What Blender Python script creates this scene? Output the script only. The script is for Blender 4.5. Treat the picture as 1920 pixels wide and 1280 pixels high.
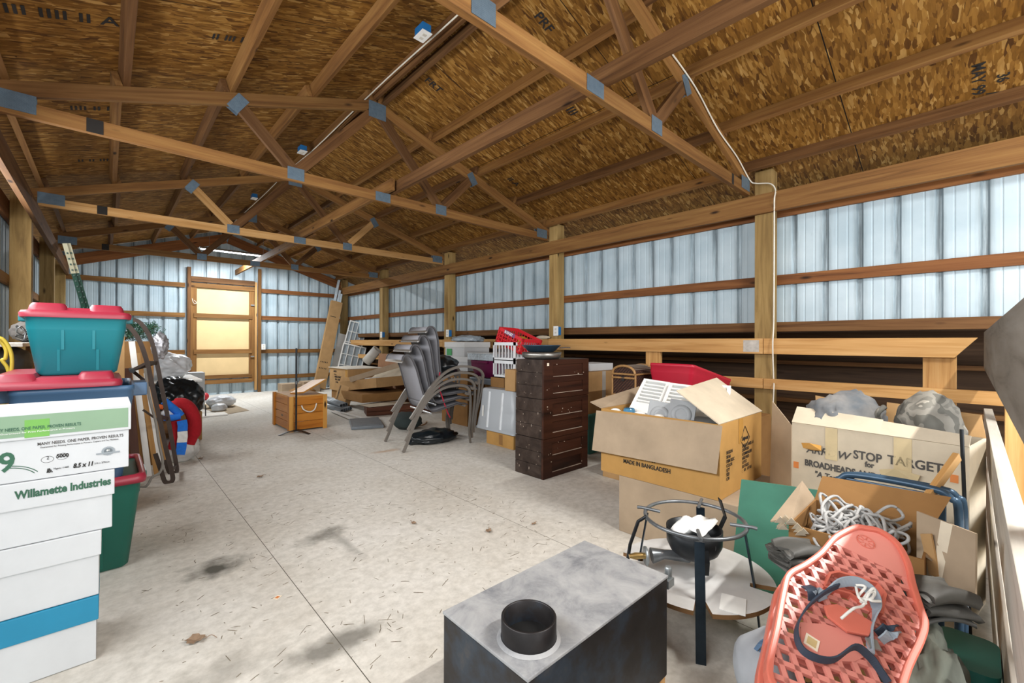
import bpy, bmesh, math, random
from mathutils import Vector, Matrix, Euler, noise
for _o in list(bpy.data.objects): bpy.data.objects.remove(_o)
SC = bpy.context.scene
COL = SC.collection
PI = math.pi

# ------------------------------------------------------------------ camera
H = 1.126
YAW, PITCH, ROLL, FPX = 0.749847, 0.0011116, 0.0034957, 815.68
_cy, _sy, _cp, _sp = math.cos(YAW), math.sin(YAW), math.cos(PITCH), math.sin(PITCH)
FW = Vector((_sy*_cp, _cy*_cp, _sp)); RT0 = Vector((_cy, -_sy, 0)); UP0 = RT0.cross(FW)
RT = RT0*math.cos(ROLL)+UP0*math.sin(ROLL); UP = -RT0*math.sin(ROLL)+UP0*math.cos(ROLL)
cd = bpy.data.cameras.new('camera'); cam = bpy.data.objects.new('camera', cd); COL.objects.link(cam)
cd.sensor_width = 36; cd.lens = FPX*36/1920; cd.clip_start = 0.02; cd.clip_end = 200
cam.matrix_world = Matrix(((RT.x, UP.x, -FW.x, 0), (RT.y, UP.y, -FW.y, 0), (RT.z, UP.z, -FW.z, H), (0, 0, 0, 1)))
SC.camera = cam
def at(x, y, X=None, Y=None, Z=None, D=None):
    """the point of the place seen at (x, y) on the plane X=, Y= or Z= (or D metres deep)"""
    d = FW+RT*((x-960)/FPX)-UP*((y-640)/FPX)
    t = D if D is not None else X/d.x if X is not None else Y/d.y if Y is not None else (Z-H)/d.z
    return Vector((0, 0, H))+d*t

# ------------------------------------------------------------------ light
SC.view_settings.view_transform = 'Standard'; SC.view_settings.look = 'None'
SC.view_settings.gamma = 1; SC.view_settings.use_curve_mapping = False
SC.view_settings.exposure = 0.20
w = bpy.data.worlds.new('sky'); SC.world = w; w.use_nodes = True
w.node_tree.nodes['Background'].inputs[0].default_value = (0.93, 0.96, 1.0, 1)
w.node_tree.nodes['Background'].inputs[1].default_value = 1.0
def area_light(name, loc, rot, sx, sy, power, col=(1, 1, 1)):
    l = bpy.data.lights.new(name, 'AREA'); l.shape = 'RECTANGLE'; l.size = sx; l.size_y = sy; l.energy = power; l.color = col
    o = bpy.data.objects.new(name, l); COL.objects.link(o); o.location = loc; o.rotation_euler = rot
    return o
# added fill light for an assumed open end behind the camera
area_light('fill_open_end', (1.9, -3.4, 1.5), (math.radians(84), 0, 0), 4.6, 2.4, 170, (0.97, 0.985, 1))
# added fill light from an invented opening along the unseen left side
area_light('fill_open_side', (-.80, 2.6, 2.0), (0, math.radians(-76), 0), .7, 6.0, 150, (0.98, 0.99, 1))
# the two LED shop lights under the ridge
area_light('shop_light_far', (1.86, 9.8, 2.80), (0, 0, 0), 1.15, 0.05, 105, (0.93, 0.97, 1))
area_light('shop_light_near', (2.1, -0.85, 2.86), (0, 0, 0), 1.15, 0.05, 110, (1, 0.98, 0.94))

# ------------------------------------------------------------------ materials
def lin(h):
    h = h.lstrip('#'); v = [int(h[i:i+2], 16)/255 for i in (0, 2, 4)]
    return tuple((c/12.92 if c <= .04045 else ((c+.055)/1.055)**2.4) for c in v)+(1,)
MATS = {}
class NT:
    def __init__(s, name):
        s.m = bpy.data.materials.new(name); s.m.use_nodes = True; s.t = s.m.node_tree; s.b = s.t.nodes['Principled BSDF']
    def n(s, kind, **kw):
        d = s.t.nodes.new('ShaderNode'+kind)
        for k, v in kw.items():
            if k.startswith('i_'): d.inputs[k[2:].replace('_', ' ')].default_value = v
            else: setattr(d, k, v)
        return d
    def l(s, a, b): s.t.links.new(a, b)
    def ramp(s, fac, stops, interp='LINEAR'):
        r = s.n('ValToRGB'); s.l(fac, r.inputs[0]); e = r.color_ramp.elements; r.color_ramp.interpolation = interp
        while len(e) < len(stops): e.new(0.5)
        for q, (p, c) in zip(e, stops): q.position = p; q.color = lin(c) if isinstance(c, str) else c
        return r.outputs[0]
    def coords(s, scale=(1, 1, 1), rand=True, rot=(0, 0, 0)):
        tc = s.n('TexCoord'); mp = s.n('Mapping'); mp.inputs['Scale'].default_value = scale; mp.inputs['Rotation'].default_value = rot
        if rand:
            oi = s.n('ObjectInfo'); vm = s.n('VectorMath', operation='SCALE'); vm.inputs[0].default_value = (17, 31, 23)
            s.l(oi.outputs['Random'], vm.inputs['Scale']); ad = s.n('VectorMath', operation='ADD')
            s.l(tc.outputs['Object'], ad.inputs[0]); s.l(vm.outputs[0], ad.inputs[1]); s.l(ad.outputs[0], mp.inputs[0])
        else: s.l(tc.outputs['Object'], mp.inputs[0])
        return mp.outputs[0]
    def noise(s, vec, scale, detail=4, rough=.55, dist=0):
        n = s.n('TexNoise'); n.inputs['Scale'].default_value = scale; n.inputs['Detail'].default_value = detail
        n.inputs['Roughness'].default_value = rough; n.inputs['Distortion'].default_value = dist; s.l(vec, n.inputs['Vector']); return n
    def math(s, op, a, b=None):
        m = s.n('Math', operation=op)
        for i, v in enumerate((a, b)):
            if v is None: continue
            if hasattr(v, 'links'): s.l(v, m.inputs[i])
            else: m.inputs[i].default_value = v
        return m.outputs[0]
    def mix(s, fac, a, b, mode='MIX'):
        m = s.n('MixRGB', blend_type=mode)
        for i, v in enumerate((fac, a, b)):
            if hasattr(v, 'links'): s.l(v, m.inputs[i])
            elif isinstance(v, str): m.inputs[i].default_value = lin(v)
            else: m.inputs[i].default_value = v
        return m.outputs[0]
    def bump(s, h, strength=.3, dist=.01):
        b = s.n('Bump'); b.inputs['Strength'].default_value = strength; b.inputs['Distance'].default_value = dist
        s.l(h, b.inputs['Height']); s.l(b.outputs[0], s.b.inputs['Normal'])
    def done(s, col=None, rough=.6, metal=0, spec=None):
        if col is not None:
            if hasattr(col, 'links'): s.l(col, s.b.inputs['Base Color'])
            else: s.b.inputs['Base Color'].default_value = lin(col) if isinstance(col, str) else col
        s.b.inputs['Roughness'].default_value = rough; s.b.inputs['Metallic'].default_value = metal
        if spec is not None: s.b.inputs['Specular IOR Level'].default_value = spec
        return s.m
def plain(name, col, rough=.5, metal=0, var=.12, scale=9, bump=0, spec=None):
    """a coloured surface with a little wear in it"""
    if name in MATS: return MATS[name]
    t = NT(name); c = t.coords(); n = t.noise(c, scale, 5)
    base = lin(col)[:3]
    lo = tuple(max(0, v*(1-var)) for v in base)+(1,); hi = tuple(min(1, v*(1+var)) for v in base)+(1,)
    o = t.ramp(n.outputs[0], [(.3, lo), (.7, hi)])
    if bump: t.bump(n.outputs[0], bump, .004)
    MATS[name] = t.done(o, rough, metal, spec); return MATS[name]
def wood(name, light, mid, dark, rough=.7, knots=True, grain=26, spread=.35):
    """sawn lumber: grain runs along the local X axis"""
    if name in MATS: return MATS[name]
    t = NT(name); c = t.coords((1.1, grain, grain)); n = t.noise(c, 1.0, 6, .62, .6)
    o = t.ramp(n.outputs[0], [(.28, dark), (.46, mid), (.72, light)])
    oi = t.n('ObjectInfo'); v = t.math('MULTIPLY', oi.outputs['Random'], spread); v = t.math('ADD', v, 1-spread*.6)
    hs = t.n('HueSaturation'); t.l(v, hs.inputs['Value']); t.l(o, hs.inputs['Color']); o = hs.outputs[0]
    c3 = t.coords((.8, 3, 3)); n3 = t.noise(c3, 1.3, 3); o = t.mix(t.ramp(n3.outputs[0], [(.35, '#000000'), (.75, '#8a8a8a')]), o, mid, 'MULTIPLY')
    if knots:
        c2 = t.coords((2.2, 7, 7)); vo = t.n('TexVoronoi'); vo.inputs['Scale'].default_value = 1; t.l(c2, vo.inputs['Vector'])
        k = t.ramp(vo.outputs['Distance'], [(.05, '#ffffff'), (.13, '#000000')]); o = t.mix(k, o, '#2c1a0c')
    t.bump(n.outputs[0], .12, .003)
    MATS[name] = t.done(o, rough, spec=.25); return MATS[name]
def cardboard(name, col, var=.10):
    if name in MATS: return MATS[name]
    t = NT(name); c = t.coords((1, 1, 1)); n = t.noise(c, 5, 6, .6); base = lin(col)[:3]
    o = t.ramp(n.outputs[0], [(.3, tuple(v*(1-var*1.6) for v in base)+(1,)), (.7, tuple(min(1, v*(1+var)) for v in base)+(1,))])
    n2 = t.noise(t.coords((60, 60, 3)), 1, 2); t.bump(n2.outputs[0], .08, .002)
    MATS[name] = t.done(o, .85, spec=.15); return MATS[name]

def osb_mat():
    t = NT('osb_sheathing'); tc = t.n('TexCoord'); vec = tc.outputs['Object']
    warp = t.noise(vec, 1.7, 2); wv = t.mix(.035, vec, warp.outputs['Color'])
    cols = []
    for k, (ang, sx, sy, off) in enumerate(((.25, 13, 52, 0), (1.25, 12, 60, 3.3), (-.6, 16, 70, 7.1), (2.2, 14, 56, 11.7), (.8, 10, 40, 5.1), (1.75, 18, 80, 9.4), (2.7, 11, 48, 13.3))):
        mp = t.n('Mapping'); mp.inputs['Rotation'].default_value = (0, 0, ang); mp.inputs['Scale'].default_value = (sx, sy, 1); mp.inputs['Location'].default_value = (off, off, 0)
        t.l(wv, mp.inputs[0]); vo = t.n('TexVoronoi', voronoi_dimensions='2D'); vo.inputs['Scale'].default_value = 1; vo.inputs['Randomness'].default_value = .9
        t.l(mp.outputs[0], vo.inputs['Vector']); cols.append(vo)
    # the strand with the highest random height lies on top
    prev = None; ph = None
    for vo in cols:
        s = t.n('SeparateColor'); t.l(vo.outputs['Color'], s.inputs[0]); h = s.outputs[0]; v = s.outputs[1]
        if prev is None: prev, ph = v, h
        else:
            g = t.math('GREATER_THAN', h, ph); prev = t.mix(g, prev, v); ph = t.math('MAXIMUM', h, ph)
    fine = t.noise(t.coords((14, 60, 1), False), 1, 3)
    o = t.ramp(prev, [(0, '#573b1a'), (.12, '#6f4f20'), (.38, '#815f29'), (.64, '#906c34'), (.86, '#a48044'), (1, '#bd9d66')])
    o = t.mix(.4, o, t.ramp(fine.outputs[0], [(.3, '#7b5a30'), (.7, '#d8bd8c')]), 'SOFT_LIGHT')
    big = t.noise(vec, .9, 3); o = t.mix(.35, o, t.ramp(big.outputs[0], [(.3, '#8a6a44'), (.7, '#e8d8bc')]), 'MULTIPLY')
    # panel joints: along the slope every 2.44 m and one course joint at mid slope
    sx = t.n('SeparateXYZ'); t.l(vec, sx.inputs[0])
    def line(coord, period, shift, wd):
        a = t.math('ADD', coord, shift); a = t.math('PINGPONG', a, period/2); return t.math('LESS_THAN', a, wd)
    j = t.math('MAXIMUM', line(sx.outputs['Y'], 2.44, .55+1.22, .0035), line(sx.outputs['X'], 2.44, 1.18, .003))
    j = t.math('MAXIMUM', j, line(sx.outputs['Y'], 2.44, .55, .003))
    o = t.mix(j, o, '#17110a'); t.bump(ph, .10, .002)
    MATS['osb'] = t.done(o, .75, spec=.2)
osb_mat()
def steel_mat():
    t = NT('painted_steel_sheet'); vec = t.coords((1, 1, 1), False); s = t.n('SeparateXYZ'); t.l(vec, s.inputs[0])
    st = t.noise(t.coords((11, 1, .55), False), 1.6, 6, .7); n = t.noise(vec, 2.2, 5)
    o = t.ramp(n.outputs[0], [(.3, '#a3b6c0'), (.65, '#b9c9d1')])
    # dirt runs down beside each rib (a rib every 9 inches)
    p = t.math('PINGPONG', t.math('ADD', s.outputs['X'], .0), .1143); near = t.ramp(p, [(0.0, '#ffffff'), (.055, '#000000')])
    d = t.math('MULTIPLY', near, t.ramp(st.outputs[0], [(.38, '#000000'), (.58, '#ffffff')])); o = t.mix(t.math('MULTIPLY', d, .88), o, '#4b565b')
    fl = t.noise(t.coords((30, 1, 5), False), 1.2, 3); o = t.mix(t.ramp(fl.outputs[0], [(.66, '#000000'), (.76, '#707070')]), o, '#6f7d83')
    MATS['steel'] = t.done(o, .42, spec=.35)
steel_mat()
def concrete_mat():
    t = NT('concrete_floor'); vec = t.coords((1, 1, 1), False); s = t.n('SeparateXYZ'); t.l(vec, s.inputs[0])
    n = t.noise(vec, 1.3, 8, .6); n2 = t.noise(vec, 22, 6, .7)
    o = t.ramp(n.outputs[0], [(.3, '#cbc5ba'), (.5, '#d5d1c8'), (.7, '#dedbd4')])
    o = t.mix(.35, o, t.ramp(n2.outputs[0], [(.3, '#8f8a80'), (.62, '#ffffff')]), 'MULTIPLY')
    sm = t.noise(t.coords((4.2, 1.6, 1), False, (0, 0, .75)), 2.1, 6, .7, .4)
    o = t.mix(t.ramp(sm.outputs[0], [(.62, '#000000'), (.76, '#4a4a4a')]), o, '#77736a')
    wob = t.noise(vec, 7, 4)
    for (x, y, rx, ry, k, c) in ((.40, 2.58, .17, .13, .95, '#4c4a42'), (.905, 2.60, .17, .10, .8, '#56544c'), (.98, 2.42, .04, .3, .5, '#6d6a62'),
                                 (.62, 1.62, .26, .09, .75, '#5e5b53'), (.30, 1.75, .2, .1, .5, '#716d64'), (2.1, 4.15, .16, .07, .7, '#a9825a'), (.2, 4.0, .2, .3, .3, '#8d887e')):
        dx = t.math('DIVIDE', t.math('SUBTRACT', s.outputs['X'], x), rx); dy = t.math('DIVIDE', t.math('SUBTRACT', s.outputs['Y'], y), ry)
        r = t.math('ADD', t.math('MULTIPLY', dx, dx), t.math('MULTIPLY', dy, dy)); r = t.math('SQRT', r)
        r = t.math('ADD', r, t.math('MULTIPLY', t.math('SUBTRACT', wob.outputs[0], .5), 2.2))
        m = t.ramp(r, [(.15, (k, k, k, 1)), (1.0, '#000000')]); o = t.mix(m, o, c)
    for x0 in (.64, 1.865, 3.09): # saw cuts along the shed
        a = t.math('ABSOLUTE', t.math('SUBTRACT', s.outputs['X'], x0)); o = t.mix(t.math('LESS_THAN', a, .0016), o, '#5a554c')
    t.bump(n2.outputs[0], .06, .004)
    MATS['concrete'] = t.done(o, .8, spec=.2)
concrete_mat()
def plate_mat():
    t = NT('galvanised_plate'); vec = t.coords((1, 1, 1)); b = t.n('TexBrick'); b.inputs['Scale'].default_value = 60; b.inputs['Mortar Size'].default_value = .018
    t.l(vec, b.inputs['Vector']); n = t.noise(vec, 30, 3)
    o = t.mix(.6, t.ramp(n.outputs[0], [(.3, '#43566a'), (.7, '#6b8090')]), t.ramp(b.outputs['Fac'], [(0, '#7c91a0'), (1, '#33475a')]), 'MIX')
    t.bump(b.outputs['Fac'], .5, .002)
    MATS['plate'] = t.done(o, .42, .55)
plate_mat()
LUM = wood('brown_lumber', '#96703f', '#80592f', '#624222')
LUM_D = wood('dark_lumber', '#7d5a36', '#664526', '#452d17')
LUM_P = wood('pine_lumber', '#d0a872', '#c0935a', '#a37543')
LUM_Y = wood('treated_post', '#b39764', '#9a7e4d', '#765d37', grain=15)
LUM_W = wood('weathered_lumber', '#d9d5cc', '#c8c2b6', '#a59e92', grain=20)
LUM_G = wood('grey_lumber', '#8d8880', '#7c766d', '#5e5850', grain=14)
LUM_K = wood('shade_tinted_planks', '#56402c', '#433020', '#2d1e13')  # plank brown darkened, the shade of the recess is in the colour
LUM_R = wood('red_brown_girt', '#96653a', '#7d4f2b', '#5c381d')
STEEL, OSB, CONC, PLATE = MATS['steel'], MATS['osb'], MATS['concrete'], MATS['plate']

# ------------------------------------------------------------------ building blocks
WM = {}
def link(name, me, m=None, parent=None, M=None):
    o = bpy.data.objects.new(name, me); COL.objects.link(o)
    if m is not None:
        for q in (m if isinstance(m, (list, tuple)) else [m]): me.materials.append(q)
    M = M or Matrix()
    WM[o.name] = M
    if parent is not None:
        o.parent = parent; o.matrix_local = WM[parent.name].inverted() @ M
    else: o.matrix_world = M
    return o
def thing(name, label, cat, loc=(0, 0, 0), rz=0, group=None):
    o = bpy.data.objects.new(name, None); COL.objects.link(o); o.empty_display_size = .1
    M = Matrix.Translation(loc) @ Matrix.Rotation(rz, 4, 'Z'); o.matrix_world = M; WM[o.name] = M
    return tag(o, label, cat, group)
def tag(o, label=None, cat=None, group=None, kind=None):
    if label: o['label'] = label
    if cat: o['category'] = cat
    if group: o['group'] = group
    if kind: o['kind'] = kind
    return o
def struct(o): o['kind'] = 'structure'; return o
class MB:
    """collects shapes into one mesh"""
    def __init__(s): s.v = []; s.f = []; s.mi = []; s.sm = []
    def add(s, vs, fs, M=None, mi=0, smooth=False):
        b = len(s.v); s.v += [tuple(M @ Vector(p)) if M else tuple(p) for p in vs]
        for f in fs: s.f.append([b+i for i in f]); s.mi.append(mi); s.sm.append(smooth)
        return s
    def box(s, lo, hi, M=None, mi=0):
        x0, y0, z0 = lo; x1, y1, z1 = hi
        return s.add([(x0, y0, z0), (x1, y0, z0), (x1, y1, z0), (x0, y1, z0), (x0, y0, z1), (x1, y0, z1), (x1, y1, z1), (x0, y1, z1)],
                     [(0, 3, 2, 1), (4, 5, 6, 7), (0, 1, 5, 4), (1, 2, 6, 5), (2, 3, 7, 6), (3, 0, 4, 7)], M, mi)
    def prism(s, poly, z0, z1, M=None, mi=0):
        n = len(poly); a = sum(poly[i][0]*poly[(i+1) % n][1]-poly[(i+1) % n][0]*poly[i][1] for i in range(n))
        if a < 0: poly = poly[::-1]
        vs = [(x, y, z0) for x, y in poly]+[(x, y, z1) for x, y in poly]
        return s.add(vs, [tuple(range(n))[::-1], tuple(range(n, 2*n))]+[(i, (i+1) % n, n+(i+1) % n, n+i) for i in range(n)], M, mi)
    def loft(s, rings, cap0=True, cap1=True, M=None, mi=0, smooth=True, closed=True):
        n = len(rings[0]); vs = [p for r in rings for p in r]; fs = []
        for k in range(len(rings)-1):
            for i in range(n if closed else n-1):
                j = (i+1) % n; fs.append((k*n+i, k*n+j, (k+1)*n+j, (k+1)*n+i))
        s.add(vs, fs, M, mi, smooth)
        if cap0: s.add(rings[0], [tuple(range(n))[::-1]], M, mi)
        if cap1: s.add(rings[-1], [tuple(range(n))], M, mi)
        return s
    def tube(s, pts, r, n=8, M=None, mi=0, cap=True, cyclic=False):
        pts = [Vector(p) for p in pts]; rings = []; up = Vector((0, 0, 1)); prev = None; m = len(pts)
        for i, p in enumerate(pts):
            a = pts[(i-1) % m] if (i or cyclic) else p; b = pts[(i+1) % m] if (i < m-1 or cyclic) else p
            d = (b-a).normalized() if (b-a).length > 1e-9 else Vector((0, 0, 1))
            if prev is None: x = d.cross(up if abs(d.z) < .95 else Vector((1, 0, 0))).normalized()
            else: x = (prev-d*prev.dot(d)); x = x.normalized() if x.length > 1e-6 else d.orthogonal().normalized()
            prev = x; y = d.cross(x); rr = r[i] if isinstance(r, (list, tuple)) else r
            rings.append([p+x*math.cos(2*PI*k/n)*rr+y*math.sin(2*PI*k/n)*rr for k in range(n)])
        if cyclic: rings.append(rings[0])
        return s.loft(rings, cap and not cyclic, cap and not cyclic, M, mi)
    def strip(s, pts, w, t, side=(0, 0, 1), M=None, mi=0, cyclic=False):
        """flat bar or strap following pts; side = direction of its width"""
        pts = [Vector(p) for p in pts]; rings = []; m = len(pts)
        for i, p in enumerate(pts):
            a = pts[(i-1) % m] if (i or cyclic) else p; b = pts[(i+1) % m] if (i < m-1 or cyclic) else p
            d = (b-a).normalized(); sd = Vector(side[i]) if isinstance(side, list) else Vector(side)
            sd = (sd-d*sd.dot(d)).normalized(); nn = d.cross(sd)
            rings.append([p+sd*w/2+nn*t/2, p-sd*w/2+nn*t/2, p-sd*w/2-nn*t/2, p+sd*w/2-nn*t/2])
        if cyclic: rings.append(rings[0])
        return s.loft(rings, not cyclic, not cyclic, M, mi, False)
    def lathe(s, prof, n=32, M=None, mi=0, cap0=False, cap1=False, smooth=True):
        return s.loft([[(r*math.cos(2*PI*k/n), r*math.sin(2*PI*k/n), z) for k in range(n)] for r, z in prof], cap0, cap1, M, mi, smooth)
    def sphere(s, c, r, n=12, M=None, mi=0):
        r = r if isinstance(r, (tuple, list)) else (r, r, r); rings = []
        for i in range(1, n): 
            a = PI*i/n-PI/2; rings.append([(c[0]+r[0]*math.cos(a)*math.cos(2*PI*k/(2*n)), c[1]+r[1]*math.cos(a)*math.sin(2*PI*k/(2*n)), c[2]+r[2]*math.sin(a)) for k in range(2*n)])
        return s.loft(rings, True, True, M, mi)
    def mesh(s, name):
        me = bpy.data.meshes.new(name); me.from_pydata(s.v, [], s.f); me.update()
        me.polygons.foreach_set('material_index', s.mi); me.polygons.foreach_set('use_smooth', s.sm); return me
    def build(s, name, m, parent=None, M=None, bevel=0, solid=0, subdiv=0):
        me = s.mesh(name)
        if bevel:
            bm = bmesh.new(); bm.from_mesh(me); bmesh.ops.remove_doubles(bm, verts=bm.verts, dist=1e-6)
            es = [e for e in bm.edges if len(e.link_faces) == 2 and e.calc_face_angle(0) > .6]
            bmesh.ops.bevel(bm, geom=es, offset=bevel, segments=2, affect='EDGES', profile=.6, clamp_overlap=True); bm.to_mesh(me); bm.free()
        o = link(name, me, m, parent, M)
        if solid: q = o.modifiers.new('thickness', 'SOLIDIFY'); q.thickness = solid; q.offset = 0
        if subdiv: q = o.modifiers.new('smooth', 'SUBSURF'); q.levels = q.render_levels = subdiv
        return o
def frame(o, x, z=(0, 0, 1)):
    """matrix with origin o, X axis x and Z axis near z"""
    x = Vector(x).normalized(); z = Vector(z); z = (z-x*z.dot(x)).normalized(); y = z.cross(x)
    return Matrix(((x.x, y.x, z.x, o[0]), (x.y, y.y, z.y, o[1]), (x.z, y.z, z.z, o[2]), (0, 0, 0, 1)))
def board(name, p0, p1, w, h, m, parent=None, up=(0, 0, 1), bevel=.002, ends=(0, 0)):
    """sawn board from p0 to p1 (axis), w across, h along up; its mesh lies along local X. ends: slant of the end cuts (dx per height)"""
    p0, p1 = Vector(p0), Vector(p1); L = (p1-p0).length; b = MB()
    b.add([(-ends[0]*-h/2, -w/2, -h/2), (L+ends[1]*-h/2, -w/2, -h/2), (L+ends[1]*-h/2, w/2, -h/2), (-ends[0]*-h/2, w/2, -h/2),
           (-ends[0]*h/2, -w/2, h/2), (L+ends[1]*h/2, -w/2, h/2), (L+ends[1]*h/2, w/2, h/2), (-ends[0]*h/2, w/2, h/2)],
          [(0, 3, 2, 1), (4, 5, 6, 7), (0, 1, 5, 4), (1, 2, 6, 5), (2, 3, 7, 6), (3, 0, 4, 7)])
    return b.build(name, m, parent, frame(p0, p1-p0, up), bevel=bevel)
def rrect(w, d, r, z, n=4, cx=0, cy=0):
    out = []
    for sx, sy, a0 in ((1, 1, 0), (-1, 1, 90), (-1, -1, 180), (1, -1, 270)):
        for k in range(n+1):
            a = math.radians(a0+90*k/n); out.append((cx+sx*(w/2-r)+r*math.cos(a), cy+sy*(d/2-r)+r*math.sin(a), z))
    return out
def catmull(pts, n=8, cyclic=False):
    P = [Vector(p) for p in pts]; out = []; m = len(P)
    for i in range(m if cyclic else m-1):
        g = lambda k: P[k % m] if cyclic else P[max(0, min(m-1, k))]
        a, b, c, d = g(i-1), g(i), g(i+1), g(i+2)
        for k in range(n):
            t = k/n; out.append(.5*((2*b)+(c-a)*t+(2*a-5*b+4*c-d)*t*t+(3*b-a-3*c+d)*t**3))
    if not cyclic: out.append(P[-1])
    return out
_fc = {}
def text(s, size, m, parent, origin, right, up, bold=0, sx=1, align='LEFT', shear=0, name='printed_text', space=1, fit=None):
    """lettering lying on a surface: baseline starts at origin"""
    cu = bpy.data.curves.new('lettering', 'FONT'); cu.body = s; cu.size = size; cu.offset = bold; cu.align_x = align; cu.shear = shear
    cu.extrude = .0003; cu.resolution_u = 3; cu.space_character = space
    o = bpy.data.objects.new('lettering', cu); COL.objects.link(o)
    dg = bpy.context.evaluated_depsgraph_get(); me = bpy.data.meshes.new_from_object(o.evaluated_get(dg)); bpy.data.objects.remove(o)
    if fit: xs = [v.co.x for v in me.vertices]; sx = fit/max(1e-6, max(xs)-min(0, min(xs)))
    me.materials.clear(); r = Vector(right).normalized(); n = r.cross(Vector(up)).normalized()
    M = frame(Vector(origin)+n*.0012, r, n) @ Matrix.Diagonal((sx, 1, 1, 1))
    return link(name, me, m, parent, M)
def crumple(c, r, amp, freq=3, sub=4, seed=0, flat=None, M=None, ridged=True):
    """cloth or plastic heap: squashed ball with folds; flat = floor height it rests on"""
    bm = bmesh.new(); bmesh.ops.create_icosphere(bm, subdivisions=sub, radius=1); so = Vector((seed*7.3, seed*3.1, seed*11.7))
    for v in bm.verts:
        p = v.co.copy(); q = p*freq+so
        k = noise.fractal(q, 1.0, 2.0, 4); f = 1-abs(noise.noise(q*1.7))*2 if ridged else 0
        v.co = Vector((p.x*r[0], p.y*r[1], p.z*r[2]))*(1+amp*k+amp*.5*f)+Vector(c)
        if M: v.co = M @ v.co
        if flat is not None and v.co.z < flat+.004: v.co.z = flat+.001*abs(k)
    b = MB(); bm.verts.ensure_lookup_table(); b.add([v.co[:] for v in bm.verts], [[v.index for v in f.verts] for f in bm.faces], None, 0, True); bm.free(); return b
def dup(root, M, label=None, group=None):
    """copy of a thing with copies of its parts and sub-parts, moved to M"""
    r = root.copy(); COL.objects.link(r); r.matrix_world = M; WM[r.name] = M
    if label: r['label'] = label
    if group: r['group'] = group
    for ch in list(root.children):
        c = ch.copy(); COL.objects.link(c); c.parent = r; c.matrix_local = ch.matrix_local.copy() if False else ch.matrix_basis.copy(); WM[c.name] = M @ ch.matrix_basis
        for g in list(ch.children):
            d = g.copy(); COL.objects.link(d); d.parent = c; d.matrix_basis = g.matrix_basis.copy(); WM[d.name] = WM[c.name] @ g.matrix_basis
    return r
BLACK_INK = plain('black_ink', '#1d1a17', .8, var=.05)
GREY_INK = plain('grey_ink', '#4a4744', .8, var=.05)
ORANGE_STICKER = plain('orange_sticker', '#c9793c', .6)
WHITE_STICKER = plain('white_sticker', '#e9dcc6', .6)
# ------------------------------------------------------------------ the shed
XL, XR, YE, Y0 = -0.53, 4.27, 10.93, -2.6       # inner faces of the side posts, end wall sheet, open end
RX, SL = 1.86, 0.3275                            # ridge line and roof slope
def ztop(x): return 2.638+SL*(x+.46) if x <= RX else 2.638+SL*(2*RX-x+.46)
POSTY = [-1.14, 1.31, 3.80, 6.24, 8.68]
TY = [1.43, 3.89, 6.33, 8.77]

b = MB(); b.box((-1.2, Y0, -.12), (5.4, 11.1, 0)); struct(b.build('floor', CONC))
# roof sheathing, both slopes (local XY lies in the sheet)
def slope(name, side):
    d = Vector((-side, 0, -SL)).normalized() if side > 0 else Vector((1, 0, -SL)).normalized()
    n = Vector((side*-SL, 0, 1)) if side > 0 else Vector((SL, 0, 1)); n.normalize()
    o = Vector((RX, 0, ztop(RX)+.095)); Mx = frame(o, d, n); yl = Mx.inverted() @ Vector((RX, Y0, o.z)); yh = Mx.inverted() @ Vector((RX, 11.0, o.z))
    lo = .05 if side < 0 else .0
    bb = MB(); bb.box((lo, min(yl.y, yh.y), 0), (3.36, max(yl.y, yh.y), .012)); return struct(bb.build(name, OSB, None, Mx))
struct(slope('ceiling', 1)); slope('ceiling', -1)
bb = MB(); bb.box((RX-.12, Y0, ztop(RX)+.125), (RX+.12, 11.0, ztop(RX)+.135)); struct(bb.build('trim_1', LUM_D))
for q in (4.98, -1.26): struct(board('trim_6', (q, Y0, 2.40), (q, 11.0, 2.40), .03, .24, LUM_D))
# corrugated steel sheets: local X runs along the wall, ribs stand outwards
def sheet(name, o, x, z0, z1, L, phase, out, topf=None):
    Mx = frame(o, x, (0, 0, 1)); bb = MB(); prof = []; p = .2286
    k = 0; u = -((phase) % p)
    while u < L+p:
        for du, dv in ((-.024, 0), (-.013, .02), (.013, .02), (.024, 0), (.07, 0), (.074, .003), (.082, .003), (.086, 0), (.142, 0), (.146, .003), (.154, .003), (.158, 0)):
            q = u+du
            if 0 <= q <= L: prof.append((q, dv*out))
        u += p
    prof = [(0, 0)]+prof+[(L, 0)]; n = len(prof)
    vs = [(q, v, z0) for q, v in prof]+[(q, v, (topf(q) if topf else z1)) for q, v in prof]
    bb.add(vs, [(i, i+1, n+i+1, n+i) for i in range(n-1)]); bb2 = bb.build(name, STEEL, None, Mx, solid=.003); return struct(bb2)
# the rib colour bands follow local X, so phase is folded into the origin
def wall(name, x0, y0, dx, dy, L, z0, z1, out, topf=None): return sheet(name, (x0, y0, 0), (dx, dy, 0), z0, z1, L, 0, out, topf)
yr = .2006-.2286*13
wall('wall_right', 4.45, yr, 0, 1, YE-yr, 1.22, 2.42, -1)
wall('wall_left', -.715, yr, 0, 1, YE-yr, 0, 1.10, 1); yl2 = .2006+.2286*24; wall('wall_left', -.716, yl2, 0, 1, YE-yl2, 1.08, 2.42, 1)
xe = .1198-.2286*4
wall('wall_back', xe, YE, 1, 0, 4.86-xe, 0, 2.6, 1, lambda q: ztop(q+xe)+.09)
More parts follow.
